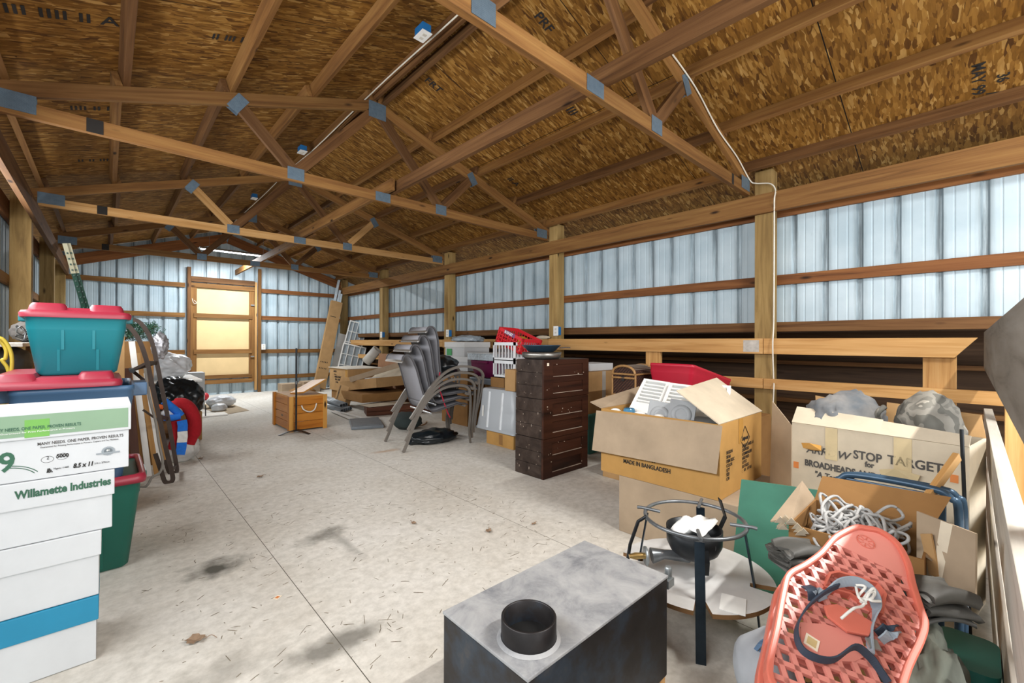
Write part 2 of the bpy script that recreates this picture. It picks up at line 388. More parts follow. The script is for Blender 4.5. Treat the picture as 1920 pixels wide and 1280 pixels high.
# lower part of the right wall: planks set back behind the rails, coloured dark for shade
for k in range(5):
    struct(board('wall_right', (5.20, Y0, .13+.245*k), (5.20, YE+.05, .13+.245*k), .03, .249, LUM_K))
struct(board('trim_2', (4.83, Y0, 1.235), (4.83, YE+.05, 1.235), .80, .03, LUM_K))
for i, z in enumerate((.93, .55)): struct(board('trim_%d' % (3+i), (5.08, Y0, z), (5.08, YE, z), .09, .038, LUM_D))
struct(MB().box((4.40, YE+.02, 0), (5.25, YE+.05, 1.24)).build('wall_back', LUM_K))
# posts
def post(x0, x1, y, z1, label, m=LUM_Y):
    o = board('wall_post', ((x0+x1)/2, y, 0), ((x0+x1)/2, y, z1), x1-x0, .14, m, None, (0, 1, 0), bevel=.004)
    return tag(o, label, 'post')
where = {1.31: 'nearest the camera, right of the long wire', 3.80: 'beside the stacked crates, second on the right wall', 6.24: 'behind the stacked chairs, third on the right wall', 8.68: 'behind the pile of flat cartons, fourth on the right wall'}
for y in POSTY[1:]: post(XR, XR+.14, y, 2.66, 'square timber wall post '+where[y])
post(XR, XR+.14, 10.83, 2.66, 'square timber corner post behind the tall leaning carton')
wl = {6.24: 'wide timber post on the left wall above the teal tote', 8.68: 'dark timber post on the left wall, second above the teal tote', 10.83: 'timber post in the far left corner behind the green fence stake'}
for y in (6.24, 8.68, 10.83): post(XL-.14, XL, y, 2.52, wl[y])
struct(board('trim_5', (XL-.07, 3.8, 0), (XL-.07, 3.8, 2.6), .14, .14, LUM_Y, None, (0, 1, 0)))
# headers (inner and outer board each side)
tag(board('wall_header', (XR-.02, Y0, 2.355), (XR-.02, YE-.03, 2.355), .038, .17, LUM), 'long orange-brown header beam nailed along the top of the right posts', 'beam')
tag(board('wall_header', (XR+.16, Y0, 2.345), (XR+.16, YE-.03, 2.345), .034, .18, LUM_R), 'outer header board under the right eave, against the blue steel', 'beam')
tag(board('wall_header', (XL+.02, Y0, 2.355), (XL+.02, YE-.03, 2.355), .038, .17, LUM_D), 'dusty header beam along the top of the left posts', 'beam')
tag(board('wall_header', (XL-.16, Y0, 2.345), (XL-.16, YE-.03, 2.345), .034, .18, LUM_R), 'outer header board behind the left posts', 'beam')
# girts and skirts
tag(board('wall_girt', (XR+.155, Y0, 1.69), (XR+.155, YE-.04, 1.69), .034, .088, LUM_R), 'orange-brown girt running along the middle of the right blue steel wall', 'girt')
tag(board('wall_girt', (XR+.155, Y0, 1.27), (XR+.155, YE-.04, 1.27), .034, .085, LUM_D), 'dark skirt board under the blue steel on the right wall', 'girt')
tag(board('wall_girt', (XL-.155, 5.65, 1.69), (XL-.155, YE-.04, 1.69), .034, .09, LUM), 'girt on the left wall crossing the blue steel beside the posts', 'girt')
tag(board('wall_girt', (XL-.155, Y0, 1.05), (XL-.155, YE-.04, 1.05), .034, .09, LUM), 'lower girt on the left wall behind the totes', 'girt')
for z, a, c in ((2.25, 'topmost', LUM_R), (1.645, 'second from the top', LUM_R), (.90, 'second from the floor', LUM), (.317, 'lowest', LUM)):
    tag(board('wall_girt', (XL-.1, YE-.025, z), (1.15, YE-.025, z), .038, .088, LUM), a+' girt on the end wall left of the plywood door', 'girt')
    tag(board('wall_girt', (2.51, YE-.025, z), (XR+.0, YE-.025, z), .038, .088, c), a+' girt on the end wall right of the plywood door', 'girt')
# rails on the right wall
def rail(y0, y1, z, h, label, m=LUM_P, x=XR-.02, e=(0, 0)): return tag(board('wall_rail', (x, y0, z), (x, y1, z), .038, h, m, None, ends=e), label, 'rail')
rail(1.30, 3.85, 1.097, .137, 'upper pine rail between the nearest right post and the crates')
pr = rail(.06, 1.295, 1.097, .137, 'upper pine rail with a slanted end beside the grey fence board', e=(.8, 0))
rail(3.855, 6.30, 1.097, .137, 'upper pine rail behind the crates and stacked chairs')
rail(6.305, 10.2, 1.10, .125, 'upper pine rail behind the pile of cartons at the far end')
rail(1.30, 3.85, .768, .09, 'lower pine rail behind the wicker basket')
rail(-.30, 1.295, .768, .09, 'lower pine rail above the camouflage bag')
rail(3.855, 6.30, .768, .09, 'lower pine rail hidden behind the purple tote and chairs')
rail(6.305, 10.2, .79, .09, 'lower pine rail behind the brown cartons at the far end')
for y, l in ((2.375, 'wide upright board behind the rails above the wicker basket'), (.19, 'wide upright board behind the rails above the camouflage bag'), (9.9, 'narrow upright board behind the far rails near the white grilles')):
    tag(board('rail_upright', (XR+.02, y, .0), (XR+.02, y, 1.165), .038, .17 if y < 9 else .09, LUM_P, None, (0, 1, 0)), l, 'board')
MB().box((XR-.0405, 1.33, 1.045), (XR-.039, 1.46, 1.15)).build('paint_patch', plain('grey_primer', '#b9b3aa', .8, var=.2, scale=20), bpy.data.objects['wall_rail'])
# end wall: studs, door, rafters
tag(board('door_stud', (1.212, YE-.055, 0), (1.212, YE-.055, 2.62), .062, .06, LUM_D, None, (0, 1, 0)), 'dark stud left of the plywood door', 'stud')
tag(board('door_stud', (2.475, YE-.055, 0), (2.475, YE-.055, 2.72), .06, .06, LUM, None, (0, 1, 0)), 'brown stud right of the plywood door', 'stud')
tag(board('door_stop', (2.405, YE-.05, .05), (2.405, YE-.05, 2.42), .045, .035, LUM_P, None, (0, 1, 0)), 'pale strip between the plywood door and its right stud', 'strip')
tag(board('door_lintel', (1.245, YE-.05, 2.385), (2.385, YE-.05, 2.385), .045, .108, LUM_D), 'dark timber lintel over the plywood door', 'lintel')
PLY = plain('pale_plywood', '#dcbf8c', .7, var=.07, scale=3)
door = struct(MB().box((1.31, YE-.03, .34), (2.30, YE-.018, 2.24)).build('door_1', PLY))
for p0, p1, wd in (((1.29, 0, .24), (1.29, 0, 2.31), .10), ((2.325, 0, .24), (2.325, 0, 2.31), .10)):
    board('door_frame', (p0[0], YE-.045, p0[2]), (p1[0], YE-.045, p1[2]), wd, .034, LUM, door, (0, 1, 0))
for z, hh in ((2.265, .088), (1.647, .088), (.906, .088), (.375, .075), (.272, .085)):
    board('door_crossbar', (1.24 if z > 2 or z < .5 else 1.29, YE-.062, z), (2.375 if z > 2 else 2.33, YE-.062, z), .034, hh, LUM, door)
MET = plain('dull_metal', '#9aa0a2', .4, .7)
MB().box((2.30, YE-.09, 1.90), (2.37, YE-.08, 1.925)).build('hinge', MET, door); MB().box((2.30, YE-.09, .78), (2.37, YE-.08, .80)).build('hinge', MET, door)
MB().tube(catmull([(1.26, YE-.09, 1.98), (1.27, YE-.1, 1.92), (1.30, YE-.1, 1.88), (1.33, YE-.1, 1.90), (1.29, YE-.1, 1.95)]), .005, 6).build('rope_pull', plain('white_cord', '#d8d4ca', .8), door)
for s in (1, -1):
    a = RX-s*2.45; tag(board('end_rafter', (a, YE-.06, ztop(a)-.10), (RX-s*.03, YE-.06, ztop(RX-.03)-.10), .038, .19, LUM_R, None, (0, 0, 1)), 'wide dark rafter against the end wall, %s of the ridge' % ('left' if s > 0 else 'right'), 'rafter')
# trusses
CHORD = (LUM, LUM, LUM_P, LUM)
tl = ['nearest roof truss, cut by the top of the picture', 'second roof truss, with its whole left half in view', 'third roof truss, its bottom chord pale orange', 'farthest roof truss, just in front of the shop light']
INKP = plain('black_patch', '#1c1712', .8)
for i, y in enumerate(TY):
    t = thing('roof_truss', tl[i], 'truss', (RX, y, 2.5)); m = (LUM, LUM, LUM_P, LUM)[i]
    board('bottom_chord', (-.50, y, 2.5), (1.90, y, 2.5), .038, .09, m, t); board('bottom_chord', (1.90, y, 2.5), (4.245, y, 2.5), .038, .09, m, t)
    for s in (1, -1):
        a = RX-s*2.42; n = Vector((-s*SL, 0, 1)).normalized()*.045
        board('top_chord', Vector((a, y, ztop(a)))-n, Vector((RX, y, ztop(RX)))-n+Vector((0, 0, 0)), .038, .09, LUM, t, n, ends=(0, -SL))
        v = RX-s*.715; tp = RX-s*1.15; k = .0385
        board('web', (v, y-.001, 2.53), (RX-s*.02, y-.001, 3.30), .036, .088, LUM_D, t, (s, 0, 0))
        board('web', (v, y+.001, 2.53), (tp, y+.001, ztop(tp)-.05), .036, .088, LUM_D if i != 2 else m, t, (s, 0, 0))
        for nm, (cx, cz, wd, ht, an) in (('gusset_plate', (v, 2.515, .13, .10, 0)), ('gusset_plate', (tp+s*.02, ztop(tp)-.075, .085, .14, s*.6)), ('gusset_plate', (RX-s*2.27, 2.535, .19, .11, 0))):
            for fy in (-.0215, .0215):
                q = Matrix.Translation((cx, y+fy, cz)) @ Matrix.Rotation(an, 4, 'Y') @ Matrix.Rotation(PI/2, 4, 'X')
                MB().box((-wd/2, -ht/2, -.001), (wd/2, ht/2, .001)).build(nm, PLATE, t, q)
    for cx, cz, wd, ht in ((RX, 3.30, .17, .15), (1.92, 2.50, .15, .085)):
        q = Matrix.Translation((cx, y-.0215, cz)) @ Matrix.Rotation(PI/2, 4, 'X'); MB().box((-wd/2, -ht/2, -.001), (wd/2, ht/2, .001)).build('gusset_plate', PLATE, t, q)
    if i:
        q = Matrix.Translation((-.08+.02*i, y-.0205, 2.5)) @ Matrix.Rotation(PI/2, 4, 'X'); MB().box((-.04, -.044, -.0008), (.04, .044, .0008)).build('black_patch', INKP, t, q)
    else:
        q = Matrix.Translation((3.84, y-.0205, 2.5)) @ Matrix.Rotation(PI/2, 4, 'X'); MB().box((-.02, -.044, -.0008), (.02, .044, .0008)).build('black_patch', INKP, t, q)
# purlins lie on the trusses, lapped at each one
bays = [(Y0, 1.46, 'over the open end'), (1.40, 3.92, 'between the nearest two trusses'), (3.86, 6.36, 'between the second and third trusses'), (6.30, 8.80, 'between the third and farthest trusses'), (8.74, YE-.01, 'between the farthest truss and the end wall')]
rown = ['beside the ridge', 'second below the ridge', 'third below the ridge', 'fourth below the ridge', 'lowest, by the eave']
for s, sd in ((1, 'left'), (-1, 'right')):
    for r, off in enumerate((.055, .60, 1.20, 1.80, 2.33)):
        for bi, (a, c, wh) in enumerate(bays):
            x = RX-s*off+(.019 if bi % 2 else -.019); n = Vector((-s*SL, 0, 1)).normalized(); zc = ztop(x)+.047
            o = board('roof_purlin', (x, a, zc), (x, c, zc), .038, .089, (LUM, LUM_D, LUM)[(r+bi) % 3], None, n)
            tag(o, '%s slope roof purlin %s, %s' % (sd, rown[r], wh), 'purlin')
# long braces resting on the bottom chords
tag(board('roof_brace', (2.02, -1.2, 2.60), (2.02, 4.0, 2.60), .038, .106, LUM_D), 'long dusty brace lying on the nearest two truss chords', 'brace')
tag(board('roof_brace', (1.96, 3.75, 2.60), (1.96, 6.75, 2.60), .038, .106, LUM), 'pale-sided brace from the second truss to the third', 'brace')
tag(board('roof_brace', (2.03, 6.05, 2.60), (2.03, YE-.03, 2.60), .038, .106, LUM), 'brace from the third truss to the wall above the door', 'brace')
# partition fence beside the camera
FY = -.052
def fence(z, h, m, label, x0=.55, x1=4.18, w=.038): return tag(board('fence_board', (x0, FY-.02, z), (x1, FY+.012, z), w, h, m), label, 'board')
fence(1.083, .235, LUM_G, 'broad grey plank, top board of the fence beside the camera')
fence(.61, .19, LUM_W, 'whitewashed middle board of the fence, below the broad grey plank')
fence(.33, .19, LUM_W, 'whitewashed lower board of the fence, behind the green cloth')
fence(.09, .15, LUM_W, 'bottom board of the fence, on the floor')
for x, l in ((3.55, 'far fence post standing behind the whitewashed boards'), (1.5, 'near fence post standing behind the whitewashed boards')):
    tag(board('fence_post', (x, FY-.085, 0), (x, FY-.085, 1.15 if x > 3 else .95), .10, .085, LUM_P, None, (0, 1, 0)), l, 'post')
# electrics
def wire(name, pts, r, label, m, n=6): return tag(MB().tube(catmull(pts, n), r, 6).build(name, m), label, 'cable')
CORD = plain('white_cable', '#d9d3c4', .5)
WHITE_P = plain('white_plastic', '#e6e6e2', .4, var=.04); BLUE_P = plain('blue_plastic', '#1f6fae', .4)
def outlet(c, axis, label, s=1):
    t = thing('outlet_box', label, 'outlet', c); c = Vector(c); a = Vector(axis); Mx = frame(c, a, (0, 0, 1) if abs(a.z) < .9 else (0, 1, 0))
    MB().box((0, -.035, -.055), (.06, .035, .055)).build('box', BLUE_P, t, Mx, bevel=.004); cp = MB().box((.06, -.04, -.062), (.068, .04, .062)).build('cover_plate', WHITE_P, t, Mx, bevel=.002)
    for dz in (-.022, .022): MB().box((.068, -.014, dz-.012), (.070, .014, dz+.012)).build('socket', plain('ivory_plastic', '#c9c4b8', .5), cp, Mx)
    return t
outlet((XR+.03, 3.72, 1.27), (-1, 0, 0), 'blue outlet box on the post beside the stacked crates')
outlet((XR+.03, 6.16, 1.27), (-1, 0, 0), 'blue outlet box on the post behind the stacked chairs')
outlet((XR+.03, 8.60, 1.27), (-1, 0, 0), 'blue outlet box on the fourth post, behind the cartons')
outlet((2.54, YE-.06, 1.0), (0, -1, 0), 'small white switch on the stud right of the plywood door')
for x, y, l in ((1.72, 2.72, 'blue outlet box beside the ridge between the nearest two trusses'), (1.72, 5.35, 'blue outlet box beside the ridge between the second and third trusses'), (1.72, 7.6, 'blue outlet box beside the ridge between the third and farthest trusses')):
    outlet((x-.07, y, ztop(x-.07)+.05), (0, 0, -1), l)
zr = ztop(1.75)
wire('electric_cable', [(1.76, -1.5, zr+.02), (1.77, 1.0, zr+.03), (1.75, 2.4, zr+.0), (1.76, 3.6, zr+.03), (1.75, 5.2, zr-.01), (1.76, 6.3, zr+.03), (1.75, 7.5, zr), (1.76, 9.6, zr+.02)], .006, 'white cable running along the ridge between the blue boxes', CORD)
ty = 1.43-.03
wire('electric_cable', [(2.7, ty, ztop(2.7)-.06), (3.1, ty, ztop(3.1)-.02), (3.5, ty, ztop(3.5)-.06), (3.9, ty, ztop(3.9)-.03), (4.2, ty, ztop(4.2)-.05), (4.24, 1.36, 2.55), (4.245, 1.25, 2.52), (4.25, 1.21, 2.46), (4.19, 1.20, 2.36), (4.24, 1.215, 2.25), (4.255, 1.22, 1.8), (4.25, 1.22, 1.3), (4.19, 1.21, 1.1), (4.255, 1.22, .8), (4.19, 1.2, .75), (4.24, 1.22, .45), (4.25, 1.2, .02)], .006, 'white cable looped down the truss and the nearest right post', CORD)
# LED shop lights hung under the ridge
LED = NT('led_tube'); LED.b.inputs['Emission Color'].default_value = (.95, .98, 1, 1); LED.b.inputs['Emission Strength'].default_value = 7; LED = LED.done('#ffffff', .4)
def shop_light(c, label):
    t = thing('shop_light', label, 'lamp', c); x, y, z = c
    rf = MB().add([(x-.6, y-.06, z), (x+.6, y-.06, z), (x+.6, y-.03, z+.035), (x-.6, y-.03, z+.035), (x+.6, y+.03, z+.035), (x-.6, y+.03, z+.035), (x+.6, y+.06, z), (x-.6, y+.06, z)], [(0, 1, 2, 3), (3, 2, 4, 5), (5, 4, 6, 7)]).build('reflector', MET, t, solid=.003)
    for dy in (-.025, .025): MB().tube([(x-.58, y+dy, z+.0), (x+.58, y+dy, z+.0)], .012, 10).build('led_tube', LED, rf)
    for sx in (-.45, .45): MB().tube([(x+sx, y, z+.035), (x+sx*1.0, y, ztop(x+sx)+.04)], .0025, 5).build('chain', MET, t)
shop_light((1.845, 9.8, 2.83), 'lit LED shop light hanging by the far end wall')
shop_light((2.1, -.85, 2.90), 'LED shop light hanging behind the camera')
# stamps on the sheathing
CEIL = [o for o in bpy.data.objects if o.name.startswith('ceiling')]
def stamp(s, px, py, size, right=True, turn=0):
    d = FW+RT*((px-960)/FPX)-UP*((py-640)/FPX); sg = -1 if right else 1; nn = Vector((sg*-SL, 0, 1)); k = (ztop(RX)+.093+SL*(0)-H); o = Vector((RX, 0, ztop(RX)+.093)); q = Vector((0, 0, H)); t_ = (o-q).dot(nn)/d.dot(nn); p = q+d*t_
    e = Vector((1, 0, -SL if right else SL)).normalized(); y = Vector((0, 1, 0)); c, sn = math.cos(turn), math.sin(turn); r = e*c+y*sn; u = e*sn-y*c
    m = text(s, size, BLACK_INK, CEIL[0 if not right else 1], p, r, u, .0015, name='printed_stamp')
stamp('MAY 99', 1822, 122, .085); stamp('36', 1870, 140, .075); stamp('/A/', 1850, 175, .09); stamp('PRF', 1000, 30, .10, True, 0); stamp('III IIII II A', 5, 22, .12, False); stamp('II III II', 395, 72, .09, False); stamp('IIII II III', 130, 205, .10, False); stamp('II II IIII', 145, 303, .10, False)
stamp('FRT', 795, 150, .10); stamp('III', 1060, 205, .12); stamp('II A', 950, 335, .11)
# ------------------------------------------------------------------ things along the fence, nearest first
CARD = cardboard('tan_cardboard', '#b08c60'); CARD_D = cardboard('brown_cardboard', '#8f6a41'); CARD_G = cardboard('greyish_cardboard', '#a4917a')
CARD_L = cardboard('pale_cardboard', '#c6b9a3'); CARD_W = cardboard('white_cardboard', '#c6c9cb', .04); CARD_O = cardboard('orange_cardboard', '#b48a50')
TAPE = plain('packing_tape', '#b98a45', .25)
STEEL_D = NT('raw_black_steel'); _c = STEEL_D.coords(); _n = STEEL_D.noise(_c, 4, 7, .65)
STEEL_D.t.links.new(STEEL_D.ramp(_n.outputs[0], [(.3, '#1d1b1b'), (.48, '#2f2c2c'), (.58, '#36404c'), (.68, '#54504e')]), STEEL_D.b.inputs['Base Color']); STEEL_D = STEEL_D.done(None, .42, .55)
DUSTY = NT('dusty_steel'); _c = DUSTY.coords(); _n = DUSTY.noise(_c, 7, 7, .7, .5); _n2 = DUSTY.noise(_c, 3, 2)
DUSTY.l(DUSTY.mix(DUSTY.ramp(_n2.outputs[0], [(.45, '#000000'), (.7, '#666666')]), DUSTY.ramp(_n.outputs[0], [(.33, '#77797d'), (.48, '#9a9b9c'), (.7, '#b3b3b2')]), '#62666d'), DUSTY.b.inputs['Base Color']); DUSTY = DUSTY.done(None, .6, .15)
IRON = plain('black_iron', '#26292c', .4, .5, .3, 14); IRONG = plain('worn_iron', '#74787b', .35, .6, .3, 20); PAPER = plain('white_paper', '#e4e4e0', .7, var=.05)

# --- wood stove
t = thing('wood_stove', 'black steel box stove with a round flue collar on its dusty grey top', 'stove', (1.0, .845, 0))
MB().box((.685, .68, .06), (1.318, 1.01, .372)).build('body', STEEL_D, t, bevel=.004)
MB().box((.683, .678, .372), (1.320, 1.012, .38)).build('top_plate', DUSTY, t, bevel=.002)
fc_ = MB().lathe([(.063, .330), (.063, .434), (.066, .437), (.070, .434), (.070, .381)], 40, Matrix.Translation((.783, .775, 0))).build('flue_collar', STEEL_D, t)
MB().lathe([(.071, .386), (.079, .382), (.081, .3805)], 40, Matrix.Translation((.783, .775, 0))).build('weld_bead', DUSTY, fc_)
MB().lathe([(.0001, .3812), (.0625, .3812)], 32, Matrix.Translation((.783, .775, 0))).build('flue_opening', plain('flue_dark', '#050505', .9), t)  # black disc stands in for the unlit inside of the flue
l = MB().box((1.319, .70, .315), (1.345, .735, .335)); l.box((1.345, .69, .318), (1.385, .725, .345)); lt_ = l.build('latch', MET, t, bevel=.002)
MB().lathe([(.009, 0), (.012, .004), (.012, .03), (.009, .034)], 16, Matrix.Translation((1.372, .705, .345)), cap0=True, cap1=True).build('latch_pin', MET, lt_)
MB().box((1.319, .72, .255), (1.327, .735, .30)).build('hinge', MET, t, bevel=.002)
for y, l in ((.74, 'timber block under the near end of the stove'), (.95, 'timber block under the far end of the stove')):
    tag(board('timber_block', (.70, y, .03), (1.335, y, .03), .09, .06, LUM_P), l, 'block')

# --- propane burner stand with round board around its legs
cx, cy = 1.73, .78
def pol(r, a, z): return Vector((cx+r*math.cos(a), cy+r*math.sin(a), z))
A0 = math.atan2(-cy, -cx)
t = thing('burner_stand', 'round iron propane burner stand with a bowl burner and flat legs', 'burner', (cx, cy, 0))
MB().tube([pol(.188, 2*PI*k/48, .42) for k in range(48)], .0075, 8, cyclic=True).build('top_ring', IRONG, t)
legs = [A0+.10, A0+1.42, A0-1.62, A0+3.0]
for a in legs:
    d = Vector((-math.sin(a), math.cos(a), 0)); MB().strip([pol(.181, a, .405), pol(.215, a, .2), pol(.236, a, .0)], .034, .006, d).build('leg', plain('blue_black_iron', '#27333d', .35, .5, .3, 14), t)
    MB().tube([pol(.13, a, .425), pol(.205, a, .43), pol(.222, a, .428)], .007, 8).build('pot_rest', IRONG, t)
MB().tube([pol(.20, 2*PI*k/40, .188) for k in range(40)], .006, 6, cyclic=True).build('lower_ring', IRON, t)
MB().tube([pol(.19, A0-1.2, .425), pol(.22, A0-1.25, .40), pol(.25, A0-1.30, .30), pol(.29, A0-1.36, .01)], .007, 8).build('side_rod', IRON, t)
bz = MB().lathe([(.02, .268), (.06, .272), (.09, .295), (.104, .325), (.106, .385), (.102, .385), (.098, .33), (.085, .302), (.02, .285)], 40, Matrix.Translation((cx, cy, 0)), cap0=True)
bz.build('burner_bowl', IRON, t)
for a in (A0+.35, A0+.42+PI): MB().strip([pol(.106, a, .34), pol(.118, a, .30), pol(.11, a, .25)], .03, .004, (-math.sin(a), math.cos(a), 0)).build('bracket', IRON, t)
MB().strip([pol(.105, A0+2.1, .36), pol(.135, A0+2.1, .42), pol(.10, A0+1.9, .50)], .022, .004, (-math.sin(A0+2), math.cos(A0+2), 0)).build('strap_bracket', IRON, t)
v = A0-1.18
MB().tube([pol(.02, v, .265), pol(.12, v, .275), pol(.17, v, .27)], [.022, .018, .03], 12).build('mixing_tube', IRONG, t)
MB().lathe([(.004, 0), (.036, 0), (.036, .006), (.004, .006)], 24, frame(pol(.19, v, .268), Vector((0, 0, 1)), pol(1, v, 0)-pol(0, v, 0)), cap0=True, cap1=True).build('air_shutter', MET, t)
MB().tube([pol(.19, v, .268), pol(.235, v, .268), pol(.26, v, .266)], [.012, .013, .008], 8).build('gas_fitting', plain('brass', '#b79a62', .3, .8), t)
# papers and pipe lying in the bowl
PB = MB(); n = 9; vs = []
for i in range(n):
    for j in range(n):
        u, w_ = i/(n-1)-.5, j/(n-1)-.5; vs.append((cx+.165*u+.02*w_, cy+.10*w_-.03*u, .392+.02*math.sin(u*5+w_*3)+.015*noise.noise((u*4, w_*4, 2))-.03*(w_+.5)*0))
PB.add(vs, [(i*n+j, i*n+j+1, (i+1)*n+j+1, (i+1)*n+j) for i in range(n-1) for j in range(n-1)], None, 0, True)
tag(PB.build('instruction_sheet', PAPER, solid=.0015), 'crumpled white instruction sheet lying on the burner bowl', 'paper')
tag(MB().lathe([(.016, 0), (.022, 0), (.022, .13), (.016, .13), (.016, 0)], 20, frame(pol(.06, A0+2.6, .345), (0, 0, 1), (-.35, -.25, .55))).build('steel_pipe', IRONG), 'short steel pipe sticking out of the burner bowl', 'pipe')
# round board with slots for the legs
poly = []
for k in range(180):
    a = 2*PI*k/180; rr = .287
    for q in legs:
        d = (a-q+PI) % (2*PI)-PI
        if abs(d) < .095: rr = .198
    poly.append((cx+rr*math.cos(a), cy+rr*math.sin(a)))
DISC = plain('grey_board_face', '#c3c2c0', .6, var=.16, scale=6); EDGE = plain('fibreboard_edge', '#7c5a36', .8)
bb = MB(); bb.prism(poly, .195, .211); o = bb.build('round_board', [DISC, EDGE]); 
for p in o.data.polygons: p.material_index = 0 if p.normal.z > .5 else 1
tag(o, 'round grey board resting on the lower ring of the burner stand', 'board')
tag(MB().box((-.055, -.04, 0), (.055, .04, .002)).build('paper_card', PAPER, None, Matrix.Translation((1.605, .585, .2115)) @ Matrix.Rotation(.3, 4, 'Z')), 'white card lying on the round grey board', 'card')

# --- coral snowshoes, one under the other, propped against the rope box
CORAL = plain('coral_plastic', '#d6877a', .38, var=.05, scale=4); CORAL_D = plain('coral_rim', '#cb6c5a', .35, var=.05)
T = at(1622, 995, D=1.06); Bm = at(1560, 1280, D=.80); ax = (T-Bm).normalized(); wd = (RT-ax*RT.dot(ax)).normalized(); nz = wd.cross(ax).normalized()
if nz.dot(FW) > 0: nz = -nz
MS = Matrix(((wd.x, ax.x, nz.x, Bm.x), (wd.y, ax.y, nz.y, Bm.y), (wd.z, ax.z, nz.z, Bm.z), (0, 0, 0, 1)))
MI = MS.inverted()
def loc(x, y):
    d = FW+RT*((x-960)/FPX)-UP*((y-640)/FPX); o = Vector((0, 0, H)); k = (Bm-o).dot(nz)/d.dot(nz); q = MI @ (o+d*k); return (q.x, q.y)
rimL = [loc(*p) for p in ((1600, 993), (1565, 1010), (1538, 1040), (1508, 1062), (1478, 1080), (1468, 1110), (1455, 1180), (1440, 1262))]
rimR = [loc(*p) for p in ((1648, 1000), (1678, 1022), (1698, 1058), (1708, 1100), (1722, 1145), (1730, 1172), (1722, 1205), (1690, 1280))]
tail = [(rimL[-1][0]+.03, -.10), (rimL[-1][0]+.07, -.22), (-.02, -.30), (.03, -.30), (rimR[-1][0]-.05, -.22), (rimR[-1][0]-.01, -.10)]
OUT = rimL[::-1]+[loc(1622, 994)]+rimR; OUT = OUT+tail[::-1]
OUT = [(p.x, p.y) for p in catmull([(x, y, 0) for x, y in OUT], 4, True)]
def clip(p, d, poly):
    hits = []
    for i in range(len(poly)):
        (ax_, ay), (bx, by) = poly[i], poly[(i+1) % len(poly)]; ex, ey = bx-ax_, by-ay; den = d[0]*ey-d[1]*ex
        if abs(den) < 1e-9: continue
        s = ((ax_-p[0])*ey-(ay-p[1])*ex)/den; u = ((ax_-p[0])*d[1]-(ay-p[1])*d[0])/den
        if 0 <= u < 1: hits.append(s)
    hits.sort(); return [(hits[i], hits[i+1]) for i in range(0, len(hits)-1, 2)]
HOLE = [loc(*p) for p in ((1542, 1105), (1552, 1080), (1568, 1077), (1640, 1098), (1655, 1118), (1648, 1155), (1635, 1150), (1590, 1118))]
